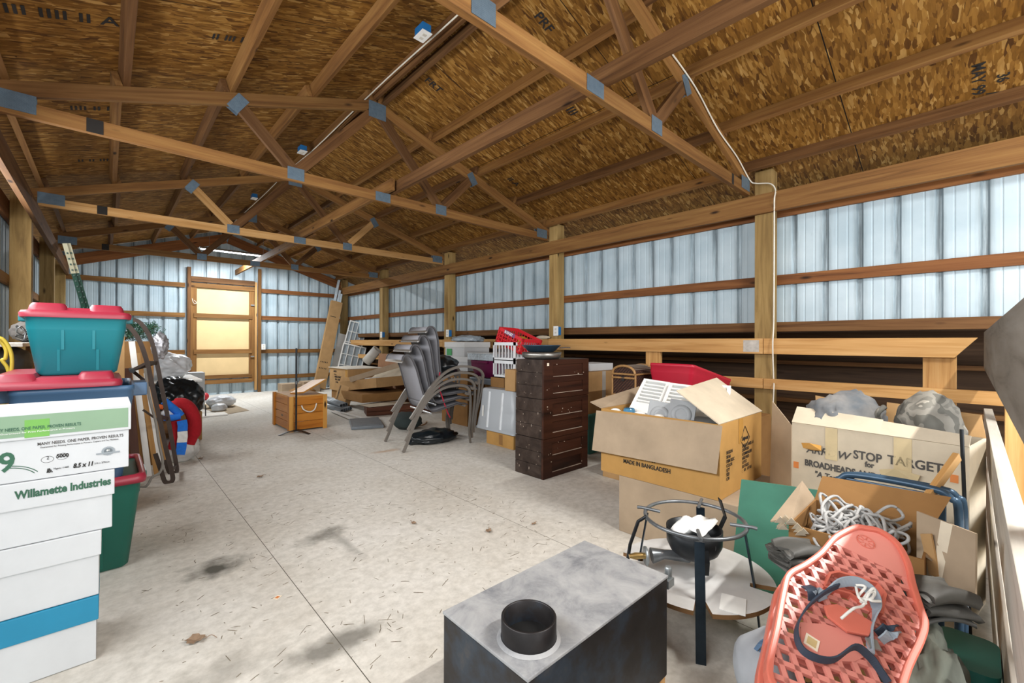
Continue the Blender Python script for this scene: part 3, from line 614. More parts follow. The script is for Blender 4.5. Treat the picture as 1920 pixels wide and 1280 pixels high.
def snowshoe(label, off, bare=False):
    Mt = Matrix.Translation(nz*off) @ MS
    r = bpy.data.objects.new('snowshoe', None); COL.objects.link(r); r.matrix_world = Mt; WM[r.name] = Mt; tag(r, label, 'snowshoe')
    rim = MB(); rim.strip([(x, y, 0) for x, y in OUT], .026, .012, (0, 0, 1), cyclic=True); rim.build('rim', CORAL_D, r, Mt, bevel=.003)
    deck = MB(); nose = [p for p in OUT if p[1] > loc(1600, 1040)[1]]
    deck.prism(nose, -.0075, .0047)
    for ang, sp in ((.33, .029), (-1.0, .0275)):
        d = (math.cos(ang), math.sin(ang)); pn = (-d[1], d[0])
        for k in range(-40, 41):
            p = (pn[0]*k*sp, pn[1]*k*sp)
            for s0, s1 in clip(p, d, OUT):
                segs = [(s0, s1)]
                for h0, h1 in clip(p, d, HOLE): segs = [q for a, b_ in segs for q in ((a, min(b_, h0)), (max(a, h1), b_)) if q[1]-q[0] > .004]
                for a, b_ in segs:
                    deck.add([(p[0]+d[0]*u+pn[0]*w_, p[1]+d[1]*u+pn[1]*w_, z) for z in (-.005, .004) for u, w_ in ((a, -.0046), (b_, -.0046), (b_, .0046), (a, .0046))], [(0, 3, 2, 1), (4, 5, 6, 7), (0, 1, 5, 4), (1, 2, 6, 5), (2, 3, 7, 6), (3, 0, 4, 7)])
    deck.build('deck', CORAL, r, Mt)
    pl = MB(); pl.prism([loc(*p) for p in ((1500, 1168), (1548, 1172), (1612, 1196), (1625, 1230), (1600, 1242), (1560, 1240), (1500, 1215))], -.0075, .0046); pl.build('heel_plate', CORAL, r, Mt)
    hl = MB(); hl.strip([(x, y, .004) for x, y in HOLE], .02, .005, (0, 0, 1), cyclic=True); hl.build('toe_opening_rim', CORAL_D, r, Mt)
    if bare: return r
    em = MB(); c = loc(1622, 1018); em.tube([(c[0]+.017*math.cos(q*PI/16), c[1]+.017*math.sin(q*PI/16), .0058) for q in range(32)], .0012, 6, cyclic=True)
    for k in range(8): em.tube([(c[0]+.005*math.cos(k*PI/4), c[1]+.005*math.sin(k*PI/4), .0055), (c[0]+.014*math.cos(k*PI/4), c[1]+.014*math.sin(k*PI/4), .0055)], .001, 5)
    em.build('emblem', CORAL_D, r, Mt)
    NAVY = plain('navy_webbing', '#2d3846', .7); GREYW = plain('grey_webbing', '#8f99a2', .7); LACE = plain('white_lace', '#d9d7d0', .8)
    def lp(x, y, z): q = loc(x, y); return (q[0], q[1], z)
    fp = MB(); fp.prism([loc(*p) for p in ((1538, 1143), (1546, 1164), (1582, 1192), (1622, 1200), (1632, 1176), (1602, 1158), (1562, 1140))], .012, .019); fp.build('foot_plate', CORAL_D, r, Mt, bevel=.002)
    ts_ = MB().strip(catmull([lp(1540, 1123, .02), lp(1560, 1110, .035), lp(1590, 1112, .045), lp(1620, 1130, .04), lp(1634, 1155, .02), lp(1626, 1190, .012), lp(1628, 1235, .012)], 6), .022, .003, (0, .45, .9)).build('toe_strap', GREYW, r, Mt)
    hs_ = MB().strip(catmull([lp(1562, 1112, .03), lp(1535, 1125, .03), lp(1505, 1150, .02), lp(1488, 1185, .016), lp(1495, 1220, .016), lp(1520, 1240, .018), lp(1555, 1246, .022), lp(1590, 1226, .03), lp(1620, 1238, .02), lp(1640, 1255, .012), lp(1660, 1285, .012)], 6), .016, .003, (0, .3, 1)).build('heel_strap', NAVY, r, Mt)
    for a, b_, q in (((1508, 1102), (1522, 1130), NAVY), ((1512, 1108), (1540, 1128), GREYW), ((1640, 1192), (1672, 1178), NAVY), ((1648, 1205), (1676, 1190), GREYW)):
        MB().strip(catmull([lp(*a, .008), lp((a[0]+b_[0])/2, (a[1]+b_[1])/2, .022), lp(*b_, .008)], 5), .02, .003, (1, 1, .2)).build('buckle_strap', q, r, Mt)
    lc = MB()
    for pts in (((1588, 1118), (1602, 1125), (1592, 1140), (1612, 1148), (1620, 1130), (1608, 1138), (1600, 1156), (1580, 1165), (1560, 1180)), ((1596, 1150), (1615, 1128), (1622, 1135), (1610, 1150), (1632, 1148)), ((1588, 1122), (1590, 1145), (1606, 1152))):
        lc.tube(catmull([lp(x, y, .045+.008*((i % 2))) for i, (x, y) in enumerate(pts)], 5), .0026, 6)
    lc.build('lace', LACE, ts_, Mt)
    MB().strip([lp(1626, 1205, .016), lp(1634, 1225, .018)], .02, .004, (1, .2, 0)).build('buckle', MET, hs_, Mt)
    q = lp(1520, 1206, .0055); MB().box((q[0]-.012, q[1]-.012, .0046), (q[0]+.012, q[1]+.012, .0062)).build('price_sticker', WHITE_STICKER, r, Mt)
    MB().box((q[0]-.008, q[1]-.008, .0062), (q[0]+.008, q[1]+.008, .0067)).build('price_sticker', plain('tan_sticker', '#cbb27e', .6), r, Mt)
    return r
snowshoe('coral plastic snowshoe with straps, lying uppermost on the grey cloth', 0)
snowshoe('second coral snowshoe, almost hidden beneath the strapped one', -.055, True)

# --- cloth under and around the snowshoes
GREYC = plain('grey_cloth', '#5f605f', .9, bump=.3, scale=30); OLIVE = plain('olive_canvas', '#5b5e54', .9, bump=.3, scale=25); TARP = plain('folded_dark_tarp', '#4b4a46', .6, bump=.3, scale=20)
tag(crumple((1.16, .25, .15), (.20, .15, .16), .22, 2.2, 5, 3, flat=.001).build('grey_blanket', GREYC), 'grey blanket heaped under the snowshoes', 'blanket')
st = MB()
for k in range(3):
    c = at(1436+4*k, 1190+15*k, D=1.0); st.strip(catmull([at(1408+2*k, 1232+14*k, D=1.02), at(1428+2*k, 1204+15*k, D=1.0), at(1450, 1196+15*k, D=1.0)], 5), .008, .003, UP)
tag(crumple(at(1440, 1245, D=1.04), (.09, .07, .07), .12, 2.5, 3, 8).build('striped_towel', plain('white_towel', '#8f9296', .9)), 'pale towel with blue stripes bunched beside the snowshoes', 'towel')
o = st.build('stripe', plain('blue_stripe', '#4d6580', .9), bpy.data.objects['striped_towel'])
tag(crumple((1.28, .085, .25), (.28, .085, .23), .18, 2.6, 5, 5, flat=.001).build('olive_cloth', OLIVE), 'dark olive canvas heaped between the snowshoes and the fence', 'cloth')
def folded(name, c, L, W, n, th, M, label, mt, cat):
    prof = []
    for k in range(n):
        z = k*th; ys = [-W/2+W*q/7 for q in range(8)]
        if k % 2: ys = ys[::-1]
        for y in ys: prof.append((y+.006*math.sin(k*1.7), z+.004*math.sin(y*70+k)))
        e = 1 if k % 2 == 0 else -1; prof.append((e*(W/2+th*.45), z+th*.5))
    b_ = MB(); rings = []; h = th*.36
    pv = [Vector((y, z, 0)) for y, z in prof]; m = len(pv)
    for q in range(9):
        x = -L/2+L*q/8; top, bot = [], []
        for i, p in enumerate(pv):
            d = (pv[min(m-1, i+1)]-pv[max(0, i-1)]).normalized(); nn = Vector((-d.y, d.x, 0)); o = .008*noise.noise((x*14, p.x*20, p.y*25)); sag = .012*(2*x/L)**2
            top.append((x+.008*math.sin(i*.9), p.x+nn.x*h+o, p.y+nn.y*h+o-sag)); bot.append((x+.008*math.sin(i*.9), p.x-nn.x*h+o, p.y-nn.y*h+o-sag))
        rings.append(top+bot[::-1])
    b_.loft(rings, True, True, M); return tag(b_.build(name, mt), label, cat)
folded('folded_tarp', None, .13, .08, 5, .013, frame(at(1497, 1052, D=1.30), (.8, -.55, -.1), (0, 0, 1)), 'folded black tarp on the left of the snowshoes, against the rope box', TARP, 'tarp')
folded('folded_sack', None, .13, .08, 5, .014, frame(at(1752, 1140, D=1.06), (.78, -.6, -.12), (0, 0, 1)), 'dusty folded sack on the right of the snowshoes, on the olive canvas', TARP, 'sack')
tag(MB().loft([rrect(.18, .10, .03, 0), rrect(.20, .12, .03, .30)], True, True, Matrix.Translation((1.70, .02, .0))).build('teal_bin', plain('teal_bin_plastic', '#1d6a5f', .45)), 'teal bin mostly hidden by the olive canvas and cardboard scrap', 'bin')

# --- cardboard box helpers
def panel(a, b_, c, d, th=.005):
    """flat panel with corners a b c d"""
    a, b_, c, d = map(Vector, (a, b_, c, d)); n = (b_-a).cross(d-a).normalized()*th
    return [a, b_, c, d, a+n, b_+n, c+n, d+n]
PF = [(0, 3, 2, 1), (4, 5, 6, 7), (0, 1, 5, 4), (1, 2, 6, 5), (2, 3, 7, 6), (3, 0, 4, 7)]
def flap(name, m, parent, a, b_, c, d, th=.005): return MB().add(panel(a, b_, c, d, th), PF).build(name, m, parent)
def carton(name, label, lo, hi, m, group=None, M=None, tape='X', top=None, cat='box'):
    """closed cardboard box with taped seam"""
    cx_, cy_ = (lo[0]+hi[0])/2, (lo[1]+hi[1])/2; t_ = thing(name, label, cat, (cx_, cy_, lo[2]), 0, group)
    M = M or Matrix()
    if M != Matrix(): t_.matrix_world = M @ WM[t_.name]; WM[t_.name] = t_.matrix_world.copy()
    MB().box(lo, hi).build('body', m, t_, M, bevel=.004)
    if tape == 'X': MB().box((lo[0]-.0008, cy_-.025, hi[2]-.06), (hi[0]+.0008, cy_+.025, hi[2]+.0008)).build('tape', TAPE, t_, M)
    elif tape == 'Y': MB().box((cx_-.025, lo[1]-.0008, hi[2]-.06), (cx_+.025, hi[1]+.0008, hi[2]+.0008)).build('tape', TAPE, t_, M)
    return t_
def open_carton(name, label, lo, hi, m, group=None, M=None, th=.006, cat='box'):
    cx_, cy_ = (lo[0]+hi[0])/2, (lo[1]+hi[1])/2; t_ = thing(name, label, cat, (cx_, cy_, lo[2]), 0, group)
    M = M or Matrix()
    if M != Matrix(): t_.matrix_world = M @ WM[t_.name]; WM[t_.name] = t_.matrix_world.copy()
    x0, y0, z0 = lo; x1, y1, z1 = hi; b_ = MB()
    b_.add([(x0, y0, z0), (x1, y0, z0), (x1, y1, z0), (x0, y1, z0), (x0, y0, z1), (x1, y0, z1), (x1, y1, z1), (x0, y1, z1),
            (x0+th, y0+th, z0+th), (x1-th, y0+th, z0+th), (x1-th, y1-th, z0+th), (x0+th, y1-th, z0+th), (x0+th, y0+th, z1), (x1-th, y0+th, z1), (x1-th, y1-th, z1), (x0+th, y1-th, z1)],
           [(0, 3, 2, 1), (0, 1, 5, 4), (1, 2, 6, 5), (2, 3, 7, 6), (3, 0, 4, 7), (8, 9, 10, 11), (8, 12, 13, 9), (9, 13, 14, 10), (10, 14, 15, 11), (11, 15, 12, 8), (4, 5, 13, 12), (5, 6, 14, 13), (6, 7, 15, 14), (7, 4, 12, 15)])
    b_.build('body', m, t_, M); return t_

# --- torn box of rope
t = open_carton('rope_box', 'torn brown carton full of white rope, behind the snowshoes', (1.62, .10, 0), (1.95, .42, .54), CARD_D)
flap('flap', CARD_D, t, (1.945, .10, .54), (1.945, .42, .54), (1.99, .405, .622), (1.99, .06, .632)); flap('flap', CARD_G, t, (1.66, .42, .54), (1.95, .42, .54), (1.93, .455, .60), (1.63, .475, .525))
flap('flap', CARD_G, t, (1.66, .10, .54), (1.95, .10, .54), (1.93, .055, .50), (1.70, .055, .50))
tr = MB(); random.seed(5)
for k in range(14):
    a = Vector((1.605+.012*random.random(), .36+.07*random.random(), .52+.035*random.random())); tr.add([a, a+Vector((-.015, .012, .018)), a+Vector((-.008, .03, -.006)), a+Vector((.012, .02, .012))], [(0, 1, 2), (0, 2, 3), (0, 3, 1), (1, 3, 2)])
tr.build('torn_edge', CARD_L, t)
ROPE = plain('white_rope', '#a8a8a6', .85, var=.15, scale=40); rp = MB(); random.seed(11)
for k in range(46):
    yc = .26+.15*(random.random()-.5); xc = 1.77+.10*(random.random()-.5); a = random.uniform(-.7, .5); rl = random.uniform(.07, .125); rw = random.uniform(.022, .055); z0 = .462+.0025*k; pts = []
    for j in range(9):
        th = 2*PI*j/9; u = rl*math.cos(th)*random.uniform(.85, 1.1); v_ = rw*math.sin(th)*random.uniform(.7, 1.2)
        pts.append((xc+u*math.cos(a)-v_*math.sin(a), min(.405, max(.115, yc-u*math.sin(a)*1.1+v_*math.cos(a))), z0+.018*math.sin(th*2+k)+.012*random.random()))
    rp.tube(catmull(pts, 5, True), .0046, 6, cyclic=True)
tag(rp.build('rope_coil', ROPE), 'tangled coil of white rope filling the torn carton', 'rope')
tag(crumple((1.785, .26, .38), (.14, .13, .08), .08, 2.5, 3, 2).build('rope_bundle', plain('grey_rope', '#8c8a87', .9, bump=.4, scale=60)), 'grey bundle packed under the white rope', 'bundle')
# --- cardboard scrap and sticks beside it
t = thing('cardboard_scrap', 'flattened cardboard scrap with a pale strip, standing between the rope box and the fence', 'cardboard', (1.85, .04, 0))
a, b_, c, d = at(1722, 958, X=1.72), at(1833, 1000, X=1.60), at(1832, 1130, X=1.60), at(1722, 1078, X=1.72)
flap('sheet', CARD_G, t, a, d, c, b_); 
fa = lambda p, q, k: p+(q-p)*k
flap('pale_strip', plain('pale_strip_tan', '#d8cbb4', .7), t, fa(a, b_, .42)+Vector((-.006, 0, 0)), fa(d, c, .25)+Vector((-.006, 0, 0)), fa(d, c, .42)+Vector((-.006, 0, 0)), fa(a, b_, .62)+Vector((-.006, 0, 0)), .001)  # thin pale strip laid across the sheet
flap('torn_flap', CARD, t, at(1728, 1000, X=1.69), at(1745, 1075, X=1.69), at(1765, 1085, X=1.67), at(1748, 1000, X=1.67))
# --- blue folding chair
BLUEM = plain('blue_grey_enamel', '#3d566c', .35, .3)
t = thing('folding_chair', 'blue-grey metal folding chair folded behind the rope box', 'chair', (2.12, .2, 0))
def P(x, y, X): return at(x, y, X=X)
for k, (dx, dy) in enumerate(((0, 0), (.035, -.02))):
    MB().tube(catmull([(2.10+dx, .385+dy*.5, .02), (2.10+dx, .385+dy*.5, .52), (2.10+dx, .365+dy, .60), (2.10+dx, .31+dy, .622+dy*.2), (2.10+dx, .12+dy, .622+dy*.2), (2.10+dx, .065+dy*.6, .60), (2.10+dx, .045+dy*.5, .53), (2.10+dx, .045+dy*.5, .02)], 6), .012, 10).build('tube_frame', BLUEM, t)
MB().box((2.095, .075, .40), (2.105, .36, .605)).build('backrest', BLUEM, t, bevel=.003); MB().box((2.12, .08, .08), (2.13, .35, .38)).build('seat', BLUEM, t, bevel=.003)
# --- green board
GREEN = plain('green_painted_board', '#3f7d67', .6, var=.18, scale=5)
p = [at(1392, 898, X=2.19), at(1512, 913, X=2.17)]
t = thing('green_board', 'green painted board leaning in front of the targets box', 'board', (2.18, .6, 0))
a, b_ = p[0], p[1]; yy0, yy1 = b_.y-.02, .785
MB().add(panel((2.13, yy1, .002), (2.13, yy0-.08, .002), (2.185, b_.y-.10, b_.z), (2.19, a.y, a.z), .014), PF).build('panel', GREEN, t)
c0, c1, c2, c3 = Vector((2.13, yy1, .002)), Vector((2.13, yy0-.08, .002)), Vector((2.185, b_.y-.10, b_.z)), Vector((2.19, a.y, a.z)); nn = (c1-c0).cross(c3-c0).normalized()
if nn.x > 0: nn = -nn
q = c0.lerp(c1, .07).lerp(c3.lerp(c2, .05), .93); uu = (c1-c0).normalized(); vv = (c3-c0).normalized()
for s_, o_, m_ in ((1, .0015, WHITE_STICKER), (.6, .003, ORANGE_STICKER)): MB().add([q+uu*(sx*.014*s_)+vv*(sy*.018*s_)+nn*(.016*0+o_) for sx, sy in ((-1, -1), (1, -1), (1, 1), (-1, 1))], [(0, 1, 2, 3)]).build('price_sticker', m_, t, solid=.0006)
# --- targets box
Lf, Rf = Vector((2.60, .66, 0)), Vector((2.50, .025, 0)); r_ = (Rf-Lf).normalized(); back = Vector((0, 0, 1)).cross(r_)
if back.x < 0: back = -back
MT = Matrix(((r_.x, back.x, 0, Lf.x), (r_.y, back.y, 0, Lf.y), (0, 0, 1, 0), (0, 0, 0, 1)))
Wt = (Rf-Lf).length
t = open_carton('targets_carton', 'big pale carton printed with archery target lettering, cloth bags in its open top', (0, 0, 0), (Wt, .30, .715), CARD_L, None, MT)
def mt(x, y, z): return MT @ Vector((x, y, z))
flap('flap', CARD, t, mt(.0, .30, .715), mt(.26, .30, .715), mt(.25, .33, .80), mt(-.02, .33, .83)); flap('flap', CARD, t, mt(.30, .30, .715), mt(Wt, .30, .715), mt(Wt-.02, .34, .81), mt(.30, .32, .83))
flap('flap', CARD_G, t, mt(0, 0, .02), mt(0, 0, .70), mt(-.14, .10, .80), mt(-.16, .10, .02)); flap('front_flap', CARD_L, t, mt(0, 0, .715), mt(.36, 0, .715), mt(.36, .05, .775), mt(0, .06, .79))
flap('front_flap', CARD_L, t, mt(.36, 0, .715), mt(Wt, 0, .715), mt(Wt, .03, .755), mt(.36, .045, .77))
rt_, up_ = r_, Vector((0, 0, 1))
def tx(s, p0, x1, size, bold=0, shear=0, m=GREY_INK):
    def on(x, y):
        d = FW+RT*((x-960)/FPX)-UP*((y-640)/FPX); o = Vector((0, 0, H)); q = MT.inverted() @ o; e = MT.inverted().to_3x3() @ d; return q+e*(-q.y/e.y)
    a = on(*p0); b2 = on(x1, p0[1]+(x1-p0[0])*.16); return text(s, size, m, t, mt(a.x, -.001, a.z), rt_, up_, bold, 1, shear=shear, fit=b2.x-a.x)
tx('ARROW', (1512, 847), 1598, .050, .0008, .3); tx('STOP', (1600, 858), 1654, .054, .0012); tx('TARGETS', (1664, 868), 1783, .054, .0012)
tx('for', (1622, 874), 1640, .034, .0012); tx('BROADHEADS AND FIELD POINTS', (1509, 871), 1765, .042, .0018); tx('"A Target for all Seasons"', (1527, 892), 1700, .038, .0012, .15)
bx = MB(); 
for a, b_ in (((.08, .38), (.30, .383)), ((.08, .18), (.083, .38))): bx.box((a[0], -.0015, a[1]), (b_[0], -.0005, b_[1]))
bx.build('printed_frame', GREY_INK, t, MT)
for x0, x1, z0, z1 in ((.15, .20, .56, .775), (.41, .47, .55, .76)): MB().box((x0, -.0025, z0), (x1, -.0008, min(z1, .714))).build('packing_tape', plain('old_tape', '#c9b68f', .3), t, MT)
tp = MB(); tp.add([mt(x, -.004-.02*abs(math.sin(i*1.7)), z) for i, (x, z) in enumerate(((.045, .618), (.09, .628), (.135, .622), (.14, .60), (.10, .592), (.06, .598)))], [(0, 1, 2, 3, 4, 5)]); tp.build('torn_tape', TAPE, t, solid=.001)
tp = MB(); tp.add([mt(x, -.006-.015*abs(math.sin(i*1.3)), z) for i, (x, z) in enumerate(((.36, .56), (.42, .58), (.50, .57), (.49, .535), (.43, .525), (.37, .535)))], [(0, 1, 2, 3, 4, 5)]); tp.build('torn_tape', plain('old_tape', '#c9b68f', .3), t, solid=.001)
for x, z in ((.02, .50), (.60, .58)):
    MB().box((x-.012, -.002, z-.016), (x+.012, -.0005, z+.016)).build('price_sticker', ORANGE_STICKER, t, MT)
# bags on top
DENIM = NT('faded_denim'); _c = DENIM.coords(); _n = DENIM.noise(_c, 6, 4); DENIM.l(DENIM.ramp(_n.outputs[0], [(.3, '#465561'), (.46, '#63676b'), (.7, '#8b8884')]), DENIM.b.inputs['Base Color']); DENIM = DENIM.done(None, .9)
CAMO = NT('faded_camouflage'); _c = CAMO.coords(); _n = CAMO.noise(_c, 10, 2, .5, .3); CAMO.l(CAMO.ramp(_n.outputs[0], [(.38, '#5d5b54'), (.47, '#7f7b72'), (.56, '#6d6a62'), (.64, '#9b968b')], 'CONSTANT'), CAMO.b.inputs['Base Color']); CAMO = CAMO.done(None, .9)
Mb = Matrix.Translation(mt(.17, .20, .74)) @ Matrix.Rotation(-.6, 4, 'Z')
o = crumple((0, 0, 0), (.18, .12, .135), .19, 2.2, 4, 21).build('denim_bag', DENIM, None, Mb); tag(o, 'faded blue denim bundle in the open targets carton', 'bag')
o = crumple((0, 0, 0), (.14, .11, .15), .18, 2.2, 4, 33).build('camouflage_bag', CAMO, None, Matrix.Translation(mt(.48, .20, .745))); tag(o, 'tied camouflage cloth bag in the open targets carton, nearer the fence', 'bag')
MB().tube(catmull([mt(.32, .14, .76), mt(.325, .10, .80), mt(.345, .12, .83)], 4), .012, 8).build('tied_neck', CAMO, o)
tag(board('wood_stick', at(1720, 960, X=2.02), at(1795, 855, X=2.25), .018, .032, LUM_P), 'pale wooden stick leaning on the right end of the targets carton', 'stick')
tag(MB().tube([Vector((2.36, .02, .002)), Vector((2.38, .045, .80))], .006, 8).build('metal_rod', IRON), 'thin dark rod standing against the right edge of the targets carton', 'rod')

# --- grey base carton and the big open carton of vents
t = carton('base_carton', 'plain greyish carton under the printed carton of vents', (2.25, .80, 0), (2.90, 1.47, .33), CARD_G, None, None, 'Y')
t = open_carton('vents_carton', 'big open tan carton full of white vents, its flaps spread', (2.25, .885, .332), (2.86, 1.60, .715), CARD_O)
flap('flap', CARD_G, t, (2.245, .87, .712), (2.245, 1.63, .70), (2.215, 1.64, .455), (2.215, .885, .475)); flap('flap', CARD_L, t, (2.24, .885, .715), (2.87, .885, .715), (2.84, 1.14, .90), (2.28, 1.13, .86))
flap('flap', CARD_G, t, (2.25, 1.60, .715), (2.86, 1.60, .715), (2.86, 1.70, .80), (2.27, 1.70, .74))
flap('tape', TAPE, t, (2.50, .8835, .58), (2.56, .8835, .58), (2.56, .8835, .714), (2.50, .8835, .714), .0008)
F = Vector((0, -1, 0)); R_ = Vector((-1, 0, 0)); 
def sx_(s, y, z, size, bold=0): return text(s, size, BLACK_INK, t, (2.2488, y, z), (0, -1, 0), (0, 0, 1), bold, .82)
sx_('DRI PO: STA 61986', 1.46, .452, .034, .0007); sx_('MADE IN BANGLADESH', 1.44, .412, .034, .0008)
rows = (('REGION', ':GREAT LAKES - 8'), ('SKU#', ':2063473S0'), ('ITEM DESC', ':COMMANDER'), ('COLOR', ':GREY/RED'), ('QTY', ':12 PCS'), ('SIZE', ':XL/TG/EG'), ('C/N', ':    5/6   OF 16 L'))
for i, (a, b_) in enumerate(rows):
    for s, x in ((a, 2.33), (b_, 2.545)): text(s, .0235, BLACK_INK, t, (x, .8838, .552-.0225*i), (1, 0, 0), (0, 0, 1), .0005, .95)
dm = MB(); 
for a, b_ in (((2.54, .595), (2.61, .665)), ((2.61, .665), (2.68, .595)), ((2.68, .595), (2.61, .525+.02)), ((2.61, .545), (2.54, .595))): dm.tube([(a[0]-.02, .8832, a[1]), (b_[0]-.02, .8832, b_[1])], .0018, 4)
dm.build('printed_diamond', BLACK_INK, t); text('Snap-on', .034, BLACK_INK, t, (2.538, .8838, .59), (1, 0, 0), (0, 0, 1), .0012, .9, 'LEFT', .2)
# contents
def louvre(label, M, w_, h_, n):
    r = bpy.data.objects.new('white_vent', None); COL.objects.link(r); r.matrix_world = M; WM[r.name] = M; tag(r, label, 'vent', 'white vents in the open carton')
    f = MB(); f.box((0, 0, -.03), (.02, h_, .03)); f.box((w_-.02, 0, -.03), (w_, h_, .03)); f.box((.02, 0, -.03), (w_-.02, .09, .03)); f.box((.02, h_-.02, -.03), (w_-.02, h_, .03)); f.build('frame', WHITE_P, r, M)
    for k in range(n):
        y = .10+(h_-.13)*(k+.5)/n; MB().box((.018, y-.007, .008), (w_-.018, y+.007, .024)).build('slat', WHITE_P, r, M)
    MB().box((.018, .08, -.028), (w_-.018, h_-.018, -.02)).build('shade_backing', plain('gap_shade_grey', '#747b80', .6), r, M); return r  # grey backing added to imitate shade between the slats
def vent_frame(o, right, upv): 
    r = Vector(right).normalized(); u = Vector(upv); u = (u-r*u.dot(r)).normalized(); n = r.cross(u); return Matrix(((r.x, u.x, n.x, o[0]), (r.y, u.y, n.y, o[1]), (r.z, u.z, n.z, o[2]), (0, 0, 0, 1)))
louvre('white louvred vent at the left of the open carton, before the red tote', vent_frame((2.40, 1.50, .68), (.25, -.95, -.10), (.80, .10, .48)), .17, .34, 6)
louvre('white louvred vent in the middle of the open carton', vent_frame((2.40, 1.31, .665), (.25, -.95, -.08), (.80, .10, .48)), .17, .34, 6)
louvre('white louvred vent at the right of the open carton, under the raised flap', vent_frame((2.50, 1.13, .665), (.3, -.95, -.0), (.78, .10, .5)), .18, .32, 5)
GREYP = plain('grey_plastic', '#8f9294', .45)
for y, zz, lb in ((1.33, .655, 'grey square fan plate leaning in the carton, left one'), (1.20, .675, 'grey square fan plate leaning in the carton, right one')):
    M = vent_frame((2.31, y, zz), (.28, -.95, -.12), (.25, .1, .9)); o = bpy.data.objects.new('fan_plate', None); COL.objects.link(o); o.matrix_world = M; WM[o.name] = M; tag(o, lb, 'plate')
    MB().box((0, 0, -.006), (.14, .14, .006)).build('plate', GREYP, o, M, bevel=.002); MB().lathe([(.03, .006), (.05, .012), (.055, .006)], 24, M @ Matrix.Translation((.07, .06, 0))).build('hub_ring', GREYP, o, M if False else None)
GLASS = NT('clear_glass'); GLASS.b.inputs['Transmission Weight'].default_value = .85; GLASS = GLASS.done('#dfe8ec', .12)
tag(MB().lathe([(.02, 0), (.045, .005), (.05, .05), (.035, .09), (.03, .1)], 20, Matrix.Translation((2.36, 1.47, .62))).build('glass_jar', plain('blue_glass', '#4a7f9f', .1)), 'blue glass jar at the far left corner of the open carton', 'jar')
for x, y, l in ((2.31, 1.37, 'round white lamp cover by the blue jar in the open carton'), (2.30, 1.24, 'round white lamp cover in the front middle of the open carton'), (2.30, 1.53, 'white globe at the far left corner of the open carton')):
    tag(MB().sphere((x, y, .685), (.04, .04, .035), 10).build('lamp_cover', WHITE_P), l, 'lamp cover')
tag(MB().box((2.27, .95, .60), (2.55, 1.12, .70)).build('dark_fixture', IRONG, bevel=.01), 'dark metal fixture under the raised flap of the open carton', 'fixture')
tag(MB().box((2.27, .91, .335), (2.83, 1.58, .575)).build('packing_filler', CARD_G, bevel=.02), 'grey packing filling the lower part of the open carton of vents', 'packing')
# ------------------------------------------------------------------ right side, middle distance
# --- three-drawer-high dark cabinet stack
CAB = wood('dark_stained_wood', '#4a2b1d', '#3a2016', '#22130d', .45, False, 14, .2); CABS = wood('grey_sheen_wood', '#4b3f38', '#352a24', '#231a16', .45, False, 10, .2)  # side wood is greyer, reflected sheen put into its colour
SCR = plain('pale_scratch', '#b8a898', .8)
for k, l in enumerate(('bottom dark wood cabinet unit standing on the floor', 'middle dark wood cabinet unit of the stack of three', 'top dark wood cabinet unit carrying the pans')):
    z0 = .327*k; x0, x1, y0, y1 = 2.605+.004*k, 3.195+.006*k, 2.42, 2.75
    t = thing('cabinet_unit', l, 'cabinet', ((x0+x1)/2, (y0+y1)/2, z0+.001), 0, None)
    b_ = MB()
    for j in range(3): b_.box((x0, y0+.02, z0+.002+.1083*j), (x0+.018, y1, z0+.1075+.1083*j))
    b_.build('side_panel', CABS, t, bevel=.0015)
    b_ = MB(); b_.box((x1-.018, y0+.02, z0+.002), (x1, y1, z0+.3255)); b_.box((x0+.018, y1-.012, z0+.002), (x1-.018, y1, z0+.3255)); b_.build('back_panel', CABS, t)
    MB().box((x0+.018, y0+.02, z0+.31), (x1-.018, y1-.012, z0+.3255)).build('top_panel', CABS, t)
    f = MB(); f.box((x0, y0, z0+.002), (x0+.11, y0+.02, z0+.3255)); f.box((x1-.085, y0, z0+.002), (x1, y0+.02, z0+.3255))
    for a, c in ((.002, .045), (.135, .185), (.285, .3255)): f.box((x0+.11, y0+.0005, z0+a), (x1-.085, y0+.02, z0+c))
    f.build('front_frame', CAB, t)
    for a, c in ((.045, .135), (.185, .285)):
        df = MB().box((x0+.11, y0+.011, z0+a), (x1-.085, y0+.02, z0+c)).build('drawer_front', CAB, t)
        MB().box((x0+.112, y0-.0006, z0+a-.0012), (x1-.087, y0+.011, z0+a+.0012)).build('worn_edge', SCR, df)
    sc = MB(); random.seed(40+k)
    for j in range(9):
        y = y0+.03+.28*random.random(); z = z0+.03+.26*random.random(); d = .012*(random.random()-.5); sc.box((x0-.0006, y, z), (x0, y+.003+abs(d)*.3, z+.004+.02*random.random()**3))
        x = x0+.02+.5*random.random(); z = z0+.02+.28*random.random(); sc.box((x, y0-.0005, z), (x+.012*random.random()+.001, y0, z+.002+.012*random.random()**2))
    sc.build('scratches', SCR, t)
    if k == 2: MB().box((x0+.035, y0-.001, z0+.275), (x0+.06, y0, z0+.30)).build('price_sticker', WHITE_STICKER, t)
PANM = plain('tarnished_pan', '#8b8984', .35, .8, .25, 12); ENAM = plain('dark_blue_enamel', '#34495a', .3, .4)
tag(MB().lathe([(.0001, 0), (.15, .002), (.168, .02), (.172, .055), (.168, .055), (.16, .02), (.0001, .008)], 40, Matrix.Translation((2.775, 2.60, .9825))).build('steel_pan', PANM), 'round tarnished steel pan on top of the dark cabinet stack', 'pan')
t = thing('lidded_pan', 'dark blue enamel pan with a small handle, sitting on the steel pan', 'pan', (2.77, 2.60, 1.037))
